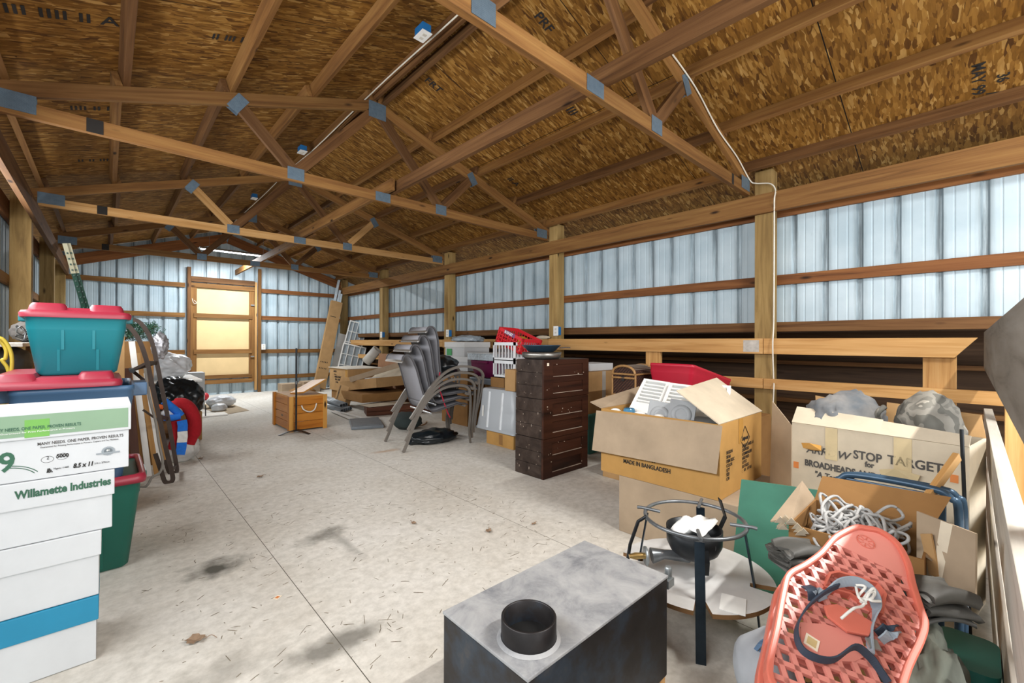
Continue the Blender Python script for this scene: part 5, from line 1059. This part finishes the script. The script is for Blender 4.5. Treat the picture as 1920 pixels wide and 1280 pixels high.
for x in (x0+.012, x1-.012):
    for y, w_ in ((y0-.004, 1), (y1+.004, 1)): board('corner_batten', (x, y, 0), (x, y, hh), .05, .022, VARL, t, (0, 1, 0))
for y in (y0+.03, y1-.03): board('corner_batten', (x0-.004, y, 0), (x0-.004, y, hh), .022, .06, VAR, t, (0, 1, 0))
MB().box((x0+.01, y0+.02, hh-.018), (x1-.01, y1-.02, hh-.002)).build('top_board', VARL, t)
MB().tube(catmull([(x0+.13, y0-.012, .32), (x0+.15, y0-.03, .27), (x0+.22, y0-.035, .235), (x0+.28, y0-.03, .26), (x0+.31, y0-.012, .33)], 6), .008, 8).build('rope_handle', plain('white_cord', '#d8d4ca', .8), t)
tag(board('loose_lid', (1.80, 6.02, hh+.015), (2.12, 6.12, hh+.16), .30, .02, VARL, None, (-.4, 0, 1)), 'loose light pine board leaning on top of the wooden crate', 'board')
t = thing('pole_stand', 'thin black pole on a small three-footed base before the wooden crate', 'stand', (1.70, 5.70, 0))
MB().tube([(1.70, 5.70, .03), (1.70, 5.70, 1.04)], .011, 10).build('pole', IRON, t); MB().tube([(1.70, 5.70, .60), (1.70, 5.70, .64)], .015, 10).build('collar', IRONG, t)
for a in (math.radians(-60), math.radians(65), math.radians(185)): MB().strip(catmull([(1.70, 5.70, .035), (1.70+.09*math.cos(a), 5.70+.09*math.sin(a), .03), (1.70+.20*math.cos(a), 5.70+.20*math.sin(a), .004)], 4), .035, .008, (-math.sin(a), math.cos(a), 0)).build('foot', IRON, t)
tag(MB().tube(catmull([at(724, 672, X=5.17), at(732, 661, X=5.17), at(746, 656, X=5.17), at(760, 660, X=5.17), at(772, 670, X=5.17), at(776, 684, X=5.17)], 6), .008, 6).build('orange_hose', plain('orange_hose', '#c98a3c', .5)), 'thin orange hose arched against the dark planks behind the far rails', 'hose')
# ------------------------------------------------------------------ left side
# --- paper boxes stacked nearest the camera
X0, X1, YB0, YB1 = -.455, -.018, 2.115, 2.405
def paper_box(label, z0, x1, lidh=.085, h=.222, lid_col=None, dy=0):
    t_ = thing('paper_box', label, 'box', ((X0+x1)/2, (YB0+YB1)/2, z0), 0, None); x0 = x1-.437
    MB().box((x0+.006, YB0+.006+dy, z0), (x1-.006, YB1-.006, z0+h-.012)).build('body', CARD_W, t_, bevel=.003)
    l = MB(); l.box((x0, YB0+dy, z0+h-lidh), (x1, YB1, z0+h)); l.build('lid', lid_col or CARD_W, t_, bevel=.003); return t_, x0
def bt(s, t_, px, py, px1, size, m=GREY_INK, bold=0, dy=0, shear=0):
    o = at(px, py, Y=YB0+dy); return text(s, size, m, t_, o, (1, 0, 0), (0, 0, 1), bold, 1, shear=shear, fit=at(px1, py, Y=YB0+dy).x-o.x)
BLUEL = plain('cyan_lid', '#187fa3', .6, var=.05); GRN = plain('green_print_pale', '#7d997e', .7, var=.04); GRND = plain('green_print_dark', '#2f5c46', .7); GRNB = plain('green_tape', '#6aa548', .4)
t, x0 = paper_box('white paper box with a bright blue lid band, lowest of the stack on the left', .002, -.018, .084, .226, BLUEL)
t, x0 = paper_box('plain white paper box with a white lid, second from the floor in the left stack', .230, -.012, .086, .226)
t, x0 = paper_box('white paper box whose lid has green lettering, third from the floor in the left stack', .458, .022, .088, .206)
bt('Willamette Industries', t, 28, 936, 209, .036, GRND, .0014)
t, x0 = paper_box('top white paper box with a green band and printed seal, under the blue tub', .666, .066, .092, .228)
MB().box((x0+.004, YB0-.0008, .812), (.058, YB0, .882)).build('green_band', GRN, t); p = at(46, 800, Y=YB0).x; q = at(93, 800, Y=YB0).x; MB().box((p, YB0-.0014, .808), (q, YB0-.0008, .866)).build('green_tape', GRNB, t)
bt('MANY NEEDS. ONE PAPER. PROVEN RESULTS', t, -20, 812, 152, .0145, GRND, .0002, -.0008); bt('Guaranteed for Print Performance in Printers', t, 0, 816, 140, .007, WHITE_P, 0, -.0008)
bt('MANY NEEDS. ONE PAPER. PROVEN RESULTS', t, 70, 835, 231, .0135, GREY_INK, .0002, .006); bt('Guaranteed for Printing Performance in Printers, Copiers and Fax Machines', t, 75, 840, 222, .007, GREY_INK, 0, .006)
bt('19', t, -38, 890, 28, .085, GRND, .002, .006); bt('5000', t, 106, 858, 129, .0165, BLACK_INK, .0006, .006); bt('2', t, 87, 861, 92, .016, BLACK_INK, 0, .006)
bt('lb.', t, 87, 886, 99, .019, BLACK_INK, .0008, .006, .2); bt('75gsm / 1400', t, 100, 880, 129, .008, BLACK_INK, 0, .006); bt('8.5 x 11', t, 137, 877, 175, .0205, BLACK_INK, .0009, .006, .2); bt('216 x 279mm', t, 177, 870, 205, .008, BLACK_INK, 0, .006)
rg = MB()
for px_, py_ in ((117, 855), (89, 861)):
    c_ = at(px_, py_, Y=YB0+.0055); rg.tube([(c_.x+.0145*math.cos(2*PI*k/28), YB0+.0055, c_.z+.0105*math.sin(2*PI*k/28)) for k in range(28)], .0005, 4, cyclic=True)
rg.build('printed_ring', GREY_INK, t)
MY = Matrix(((1, 0, 0, 0), (0, 0, 1, YB0+.0052), (0, 1, 0, 0), (0, 0, 0, 1))); c_ = at(203, 845, Y=YB0+.005); cx_, cz_ = c_.x, c_.z; SILV = plain('silver_print', '#8b9398', .5)
MB().prism([((cx_+(.019 if k % 2 else .0165)*math.cos(2*PI*k/56)), cz_+(.0165 if k % 2 else .0142)*math.sin(2*PI*k/56)) for k in range(56)], -.0004, .0004, MY).build('printed_seal', SILV, t)
MB().prism([(cx_+.0115*math.cos(2*PI*k/32), cz_+.010*math.sin(2*PI*k/32)) for k in range(32)], -.0009, -.0004, MY).build('printed_seal', plain('dark_print', '#5f686d', .5), t)
MB().box((cx_-.031, YB0+.0036, cz_-.009), (cx_+.031, YB0+.0045, cz_-.004)).build('printed_ribbon', SILV, t); text('61', .009, WHITE_P, t, (cx_-.005, YB0+.0042, cz_), (1, 0, 0), (0, 0, 1), .0003)
for k, rr in enumerate((.082, .074)):
    c_ = at(10, 905, Y=YB0+.0055); MB().tube([(c_.x+rr*math.cos(a), YB0+.0055, c_.z-.01+rr*.75*math.sin(a)) for a in [.55+.06*q for q in range(18)]], .0012, 4).build('printed_arc', GRND, t)
# --- totes behind the boxes
GX = -.105
tote('green_tote', 'dark green tote with a red rim on the floor behind the paper boxes', T_((GX, 3.10, 0)), .47, .52, .44, GREENP, None, .80, lid=False)
o = MB(); M = T_((GX, 3.10, 0)); o.loft([rrect(.50, .55, .04, .425), rrect(.505, .555, .04, .445), rrect(.49, .54, .04, .465), rrect(.455, .505, .035, .465), rrect(.455, .505, .035, .43)], False, False, M); o.build('red_rim', RED, bpy.data.objects['green_tote'], solid=.004)
tote('blue_tub', 'slate blue tub standing in the rim of the dark green tote', T_((GX, 3.06, .447)), .41, .56, .465, BLUEP, None, .80, lid=False, hx=.03)
MB().box((-.225, -.25, .436), (.225, .25, .445), M).build('inner_lid', GREENP, bpy.data.objects['green_tote'])
o = bpy.data.objects.new('tote_cover', None); COL.objects.link(o); M = T_((GX-.055, 3.06, .914)); o.matrix_world = M; WM[o.name] = M; tag(o, 'red tote lid lying loose on the slate blue tub, under the teal tote', 'lid'); add_lid(o, M, .40, .56, .018, RED, 'lid_shell')
tote('teal_tote', 'teal tote with a red lid, topmost of the stack on the left', T_((GX+.003, 3.10, .964)) @ Matrix.Rotation(.02, 4, 'Z'), .345, .46, .285, TEAL, RED, .80)
# --- clutter along the left wall behind the totes
tag(board('wood_shelf', (XL+.08, 3.6, 1.10), (XL+.08, 5.9, 1.10), .22, .02, LUM_W), 'pale shelf board along the left wall above the dark bag', 'shelf')
for y in (3.75, 5.75): tag(board('shelf_leg', (XL+.05, y, 0), (XL+.05, y, 1.088), .09, .04, LUM, None, (0, 1, 0)), '%s upright holding the shelf board on the left wall' % ('near' if y < 5 else 'far'), 'upright')
tag(crumple((XL+.10, 5.0, 1.19), (.10, .25, .08), .12, 2, 4, 9, flat=1.112).build('grey_cushion', plain('grey_felt', '#57524d', .9)), 'grey cushion lying on the shelf board on the left wall', 'cushion')
random.seed(8); wv = MB()
for k in range(4): wv.tube(catmull([(XL+.10+.08*random.random(), 4.05+.5*random.random(), 1.12+.1*random.random()) for _ in range(6)], 6, True), .004, 6, cyclic=True)
tag(wv.build('tangled_wire', IRONG), 'tangled thin wire lying on the shelf board beside the teal tote', 'wire')
carton('wall_carton', 'tan carton with open flaps on the left wall side behind the teal tote', (XL+.04, 4.3, 0), (XL+.28, 4.8, .98), CARD, None, None, None)
tag(MB().box((XL+.04, 3.62, 0), (XL+.22, 3.98, .90)).build('wood_box', LUM_P, bevel=.004), 'pale plank box against the left wall behind the yellow cord', 'box')
tag(crumple((XL+.13, 3.80, 1.0), (.08, .14, .09), .1, 2, 4, 14).build('dark_bag', plain('dark_grey_nylon', '#3a3936', .7)), 'dark grey bag on the plank box at the left edge', 'bag')
YEL = plain('yellow_cord', '#c9b23e', .5, var=.1); yc = MB()
for k, pts in enumerate((((-14, 632), (2, 634), (14, 646), (22, 668), (21, 700), (14, 728), (10, 752), (-6, 782)), ((-14, 640), (0, 640), (11, 655), (10, 672), (4, 675), (14, 690), (18, 712), (15, 738), (28, 757)))):
    yc.tube(catmull([at(x, y, Y=3.34+.02*k) for x, y in pts], 6), .008, 7)
tag(yc.build('yellow_cord', YEL), 'yellow extension cord hanging in a loop at the left edge', 'cord')
tag(MB().box((XL+.03, 3.05, .60), (XL+.2, 3.35, .68)).build('cord_block', IRON), 'dark tool case under the yellow cord', 'case') if False else None
tag(MB().tube([(XL+.05, 3.05, .0), (XL+.10, 3.30, 1.0)], .03, 10).build('orange_tube', plain('orange_plastic', '#d8842c', .5)), 'orange plastic tube standing behind the yellow cord', 'tube')
carton('side_carton', 'tall tan carton standing between the teal tote and the metal frame', (-.18, 3.75, 0), (.085, 4.20, 1.16), CARD, None, None, None)
carton('side_carton', 'brown carton behind the metal frame, below the artificial tree', (.03, 5.40, 0), (.33, 5.80, 1.12), CARD_D, None, None, None)
# leaning boards
for k, (tp, bt_, w_, m, l) in enumerate((((238, 690), (256, 884), .055, RBW, 'dark red-brown board, leftmost of the leaning boards beside the blue tub'), ((247, 640), (276, 868), .04, WHITE_P, 'white board, second of the leaning boards beside the blue tub'), ((258, 662), (289, 858), .035, LUM_P, 'pale plank leaning between the white boards and the hand truck'),
    ((268, 700), (297, 848), .05, WHITE_P, 'white board leaning closest behind the hand truck rails'), ((243, 762), (270, 900), .035, LUM, 'tan plank leaning low behind the red-rimmed tote'), ((252, 775), (279, 893), .022, LUM_P, 'thin pale lath leaning low behind the red-rimmed tote'), ((280, 730), (307, 840), .05, LUM_P, 'short pale plank leaning behind the hand truck'))):
    lo = at(*bt_, Y=4.62+.045*k); up_ = at(*tp, Y=4.74+.045*k); d = (up_-lo).normalized(); lo = lo-d*(lo.z-.012)/d.z; tag(board('leaning_board', lo, up_, w_, .012, m, None, (0, -1, .1)), l, 'board')
# metal hand truck frame
RUST = plain('rusty_brown_iron', '#3d3028', .5, .4, .2, 18)
t = thing('hand_truck', 'rusty brown hand truck frame with curved rails leaning on the left', 'hand truck', (.38, 4.45, 0))
ra = [at(x, y, Y=4.36) for x, y in ((226, 604), (244, 614), (262, 640), (276, 680), (286, 725), (298, 780), (311, 840), (321, 880), (324, 898), (318, 905), (309, 902), (303, 885), (291, 850))]; rb = [at(x, y, Y=4.66) for x, y in ((240, 598), (262, 604), (283, 636), (294, 680), (304, 730), (315, 785), (325, 840), (331, 874), (331, 884), (325, 888), (317, 884), (310, 862))]
for pts in (ra, rb): MB().strip(catmull([Vector((p.x, p.y, max(.006, p.z))) for p in pts], 5), .010, .030, (0, 1, 0)).build('rail', RUST, t)
for i, j in ((3, 3), (5, 5), (7, 7)): MB().strip([ra[i], rb[j]], .03, .008, (.2, 0, 1)).build('crossbar', RUST, t)
hub = at(247, 694, Y=4.52)
for p in (ra[3], ra[4], rb[3]): MB().strip([hub, p], .022, .008, (0, .3, 1)).build('brace', RUST, t)
MB().tube([hub+Vector((0, -.1, 0)), hub+Vector((0, .14, 0))], .016, 10).build('axle', IRON, t); MB().strip([at(268, 768, Y=4.5), at(300, 790, Y=4.45)], .016, .008, (0, .3, 1)).build('brace', RUST, t)
tag(MB().tube(catmull([at(x, y, Y=4.25+.01*k) for k, (x, y) in enumerate(((272, 690), (280, 745), (292, 790), (298, 830), (305, 865), (300, 885), (285, 895)))]+[(.22, 4.35, .009), (.14, 4.45, .009)], 6), .009, 7).build('grey_cable', plain('grey_cable', '#8d8a84', .6)), 'grey cable hanging from the hand truck to the floor', 'cable')
# artificial tree
t = thing('artificial_tree', 'green artificial tree with white wrapping behind the metal frame', 'tree', (.2, 5.6, 1.182)); random.seed(21); nb = MB()
FIR = plain('dark_fir_green', '#1f4a33', .7, var=.3); 
for k in range(190):
    c = Vector((.0+.36*random.random(), 5.36+.34*random.random(), 1.14+.15*random.random())); d = Vector((random.uniform(-.4, 1), random.uniform(-.6, .3), random.uniform(-.15, .6))).normalized()
    L = .06+.05*random.random()
    for j in range(9):
        q = c+d*L*j/12; s = d.cross(Vector((random.random()-.5, random.random()-.5, random.random()-.5))).normalized()*.03; nb.add([q, q+s+d*.012, q+s*.9+d*.016, q+d*.004], [(0, 1, 2, 3)])
nb.build('needles', FIR, t); nm = MB(); nm.tube([(.1, 5.6, 1.13), (.36, 5.5, 1.27)], .012, 6); nm.build('stem', LUM_D, t)
tag(crumple((.37, 5.30, 1.08), (.06, .06, .11), .25, 3, 4, 40).build('foil_wrap', plain('silver_foil', '#a7a7ab', .3, .4, .5, 40)), 'crumpled silver and dark wrapping below the artificial tree', 'wrapping')
# green fence stakes
SG = plain('stake_green', '#0f4a38', .4); SW = plain('stake_white', '#d3cfae', .5)
for k, (dx, l) in enumerate(((0, 'green steel fence stake with a cream tip, leaning behind the teal tote, left one'), (.014, 'green steel fence stake with a cream tip, leaning behind the teal tote, right one'))):
    t = thing('fence_stake', l, 'stake', (.02+dx, 6.7, 0)); p1 = at(121+dx*500, 456, Y=6.5+dx*3); p0 = at(157+dx*500, 578, Y=6.65+dx*3); p0 = p1+(p0-p1)*((p1.z-.002)/(p1.z-p0.z)); q = p0+(p1-p0)*.86; 
    MB().strip([p0, q], .035, .008, (1, 0, .2)).build('shaft', SG, t); MB().strip([q, p1], .035, .008, (1, 0, .2)).build('tip', SW, t)
    st = MB()
    for j in range(26):
        c = p0+(p1-p0)*(.3+.68*j/26); st.box((c.x-.006, c.y-.022, c.z-.008), (c.x+.006, c.y-.002, c.z+.008))
    st.build('studs', SG, t)
# plush figure heap
carton('plush_carton', 'torn brown carton holding the plush figures', (.24, 5.1, 0), (.52, 5.6, .34), CARD_D, None, None, None)
FUR = plain('red_plush', '#a3121f', .95, bump=.6, scale=60); BLUF = plain('blue_plush', '#1f6fd0', .9, bump=.4, scale=40); WHF = plain('white_plush', '#dcdcda', .95, bump=.5, scale=40)
t = thing('plush_figure', 'red and blue plush figure hanging over the carton with a striped scarf', 'soft toy', (.56, 5.15, .12))
def px(Y, *pts): return [at(x, y, Y=Y) for x, y in pts]
MB().tube(catmull(px(5.04, (314, 768), (326, 759), (342, 757), (356, 767), (364, 787), (364, 810), (355, 832)), 6), [.04]*8+[.055]*24+[.045]*5, 12).build('hood', FUR, t)
MB().tube(catmull(px(4.95, (327, 788), (332, 804), (331, 822), (325, 842)), 6), .047, 12).build('sleeve', FUR, t)
MB().tube(catmull(px(4.93, (308, 752), (318, 760), (330, 770), (339, 779)), 5), .033, 10).build('arm', BLUF, t); MB().tube(catmull(px(4.90, (308, 783), (322, 783), (338, 780)), 5), .028, 10).build('arm', BLUF, t)
sc = px(4.87, (341, 788), (342, 808), (341, 829), (337, 852))
for k, m in enumerate((BLUF, WHF, BLUF)): MB().strip([sc[k], sc[k].lerp(sc[k+1], .5)+Vector((.004, 0, 0)), sc[k+1]], .072, .018, (1, 0, 0)).build('scarf', m, t)
MB().sphere(at(322, 773, Y=4.98), (.08, .06, .05), 10).build('face', plain('pale_plush', '#c8cdd2', .9), t)
tag(crumple((.50, 5.12, .12), (.15, .12, .14), .12, 2.2, 4, 50, flat=.001).build('white_sack', plain('dirty_white_sack', '#c4c3bf', .6, var=.25)), 'torn white sack on the floor below the plush figure', 'sack')
tag(MB().tube(px(4.97, (292, 762), (306, 763)), .022, 10).build('orange_cone', plain('orange_felt', '#d8642a', .9)), 'orange felt cone at the top of the plush heap', 'cone')
tag(crumple((.36, 5.05, .36), (.10, .08, .08), .2, 2.5, 3, 61).build('brown_plush', plain('brown_plush', '#7a5a38', .9)), 'brown plush toy tucked behind the metal frame', 'soft toy')
# bags and table behind
carton('bag_carton', 'brown carton hidden under the big black garbage bag', (.36, 6.05, 0), (.80, 6.65, .32), CARD_D, None, None, None)
t = thing('folding_table', 'white folding table under the bags by the end wall', 'table', (.50, 8.0, 0)); MB().box((.05, 7.4, .56), (.98, 8.6, .59)).build('table_top', WHITE_P, t, bevel=.004)
for x, y in ((.10, 7.48), (.92, 7.48), (.10, 8.52), (.92, 8.52)): MB().tube([(x, y, 0), (x, y, .56)], .014, 8).build('leg', IRON, t)
tag(crumple(at(330, 748, Y=6.35), (.25, .28, .25), .15, 1.7, 5, 71, flat=.322).build('garbage_bag', BAGB), 'big black garbage bag bulging beside the plush figure', 'bag')
tag(crumple((.60, 7.9, .76), (.30, .3, .20), .14, 1.9, 5, 73, flat=.592).build('white_bag', plain('white_polythene', '#d6d9dc', .4)), 'large white plastic bag on the folding table', 'bag')
tag(crumple((.20, 7.6, .66), (.09, .1, .08), .15, 2, 3, 75, flat=.592).build('red_bag', plain('red_wrapping', '#b3202c', .5)), 'small red bag on the folding table beside the white bag', 'bag')
tag(crumple(at(372, 752, Y=6.5), (.045, .05, .10), .1, 8, 4, 77).build('red_garland', plain('red_tinsel', '#7a1a22', .6, var=.5, scale=60)), 'dark red tinsel garland hanging beside the black garbage bag', 'garland')
tag(crumple((1.42, 8.75, .10), (.2, .16, .10), .15, 2, 4, 79, flat=.001).build('white_sheet', plain('white_polythene', '#d6d9dc', .4)), 'white plastic sheet crumpled on the floor below the plywood door', 'sheet')
tag(crumple((1.33, 8.35, .05), (.10, .12, .07), .2, 2, 3, 81, flat=.001).build('white_sheet', plain('white_polythene', '#d6d9dc', .4)), 'small white scrap on the floor left of the brown mat', 'sheet')
tag(MB().sphere((1.36, 10.0, .075), (.07, .07, .075), 8).build('red_ball', plain('red_wrapping', '#b3202c', .5)), 'red ball on the floor below the plywood door', 'ball')
tag(MB().prism([(1.30, 7.82), (1.69, 8.06), (1.60, 9.75), (1.12, 9.2)], .0005, .006).build('floor_mat', plain('tan_mat', '#a08f76', .9)), 'flat tan mat on the floor before the plywood door', 'mat')
tag(MB().box((1.0, 7.75, .001), (1.35, 8.05, .02)).build('foam_sheet', WHITE_P, None, None, bevel=.002), 'flat white foam sheet on the floor in front of the tan mat', 'panel')
tag(MB().tube([(1.07, 7.78, .02), (1.07, 7.78, .18)], .008, 8).build('short_rod', IRON), 'short dark rod standing on the flat white foam sheet', 'rod')
tag(MB().loft([rrect(.30, .3, .01, 0), rrect(.30, .3, .01, .60)], True, True, T_((1.05, 8.95, 0))).build('white_carton', CARD_W), 'tall white carton beside the plywood door, behind the bags', 'box')
# ------------------------------------------------------------------ small things on the floor and stamps overhead
LEAFM = plain('dry_leaf', '#8b735c', .8, var=.2, scale=40)
def leaf(x, y, s, a, label):
    t = thing('dry_leaf', label, 'leaf', (x, y, 0), a); M = T_((x, y, .002)) @ Matrix.Rotation(a, 4, 'Z'); pts = []
    for k in range(22):
        th = 2*PI*k/22; r = s*(.75+.35*abs(math.sin(2.5*th)))*(1 if k % 2 else .82); pts.append((r*math.cos(th)*1.5, r*math.sin(th), .004+.012*abs(math.sin(th*1.5+x*9))*s/.03))
    MB().add(pts+[(0, 0, .003)], [(k, (k+1) % 22, 22) for k in range(22)], M).build('blade', LEAFM, t, solid=.0008); MB().tube(catmull([(s*1.3, 0, .005), (s*2.0, s*.2, .012), (s*2.8, -s*.1, .004)], 4), .0012, 5, M).build('stalk', LEAFM, t)
for x, y, s, a, l in ((.245, 2.00, .026, -.5, 'big curled dry leaf on the floor at the lower left'), (1.66, 1.98, .018, .8, 'dry leaf lying by the saw cut behind the stove'), (1.93, 1.87, .013, .2, 'small dry leaf beside the stove'), (1.39, 2.38, .015, 1.5, 'pale curled leaf on the floor left of the saw cut'), (.93, 4.05, .02, .5, 'small brown leaf on the floor beyond the middle of the shed'), (.66, 5.05, .02, .9, 'brown leaf beside the torn white sack')): leaf(x, y, s, a, l)
t = thing('floor_sticker', 'small orange price sticker lying on the open floor', 'sticker', (.552, 2.10, 0)); M = T_((.552, 2.10, 0)) @ Matrix.Rotation(.6, 4, 'Z'); MB().box((-.016, -.012, .0005), (.016, .012, .0012), M).build('sticker', WHITE_STICKER, t); MB().box((-.008, -.007, .0012), (.008, .007, .0015), M).build('price_print', ORANGE_STICKER, t)
random.seed(99); db = MB()
for k in range(900):
    x = random.uniform(-.05, 2.2); y = random.uniform(1.3, 6.5) if k < 550 else random.uniform(1.3, 3.4)
    if (x > 2.1 and y < 3.0) or (x < .12 and y < 3.5): continue
    a = random.gauss(.35, .9); L = random.choice((.004, .006, .008, .012, .018, .026))*random.uniform(.6, 1.2); w_ = random.uniform(.0006, .0016); c, s = math.cos(a), math.sin(a)
    db.add([(x-c*L-s*w_, y-s*L+c*w_, .0008), (x+c*L-s*w_, y+s*L+c*w_, .0008), (x+c*L+s*w_, y+s*L-c*w_, .0008), (x-c*L+s*w_, y-s*L-c*w_, .0008), (x-s*.0, y, .0022)], [(0, 1, 4), (1, 2, 4), (2, 3, 4), (3, 0, 4)])
tag(db.build('floor_debris', plain('straw_debris', '#7a705f', .9, var=.3)), 'scattered bits of straw and twigs on the concrete floor', 'debris', None, 'stuff')
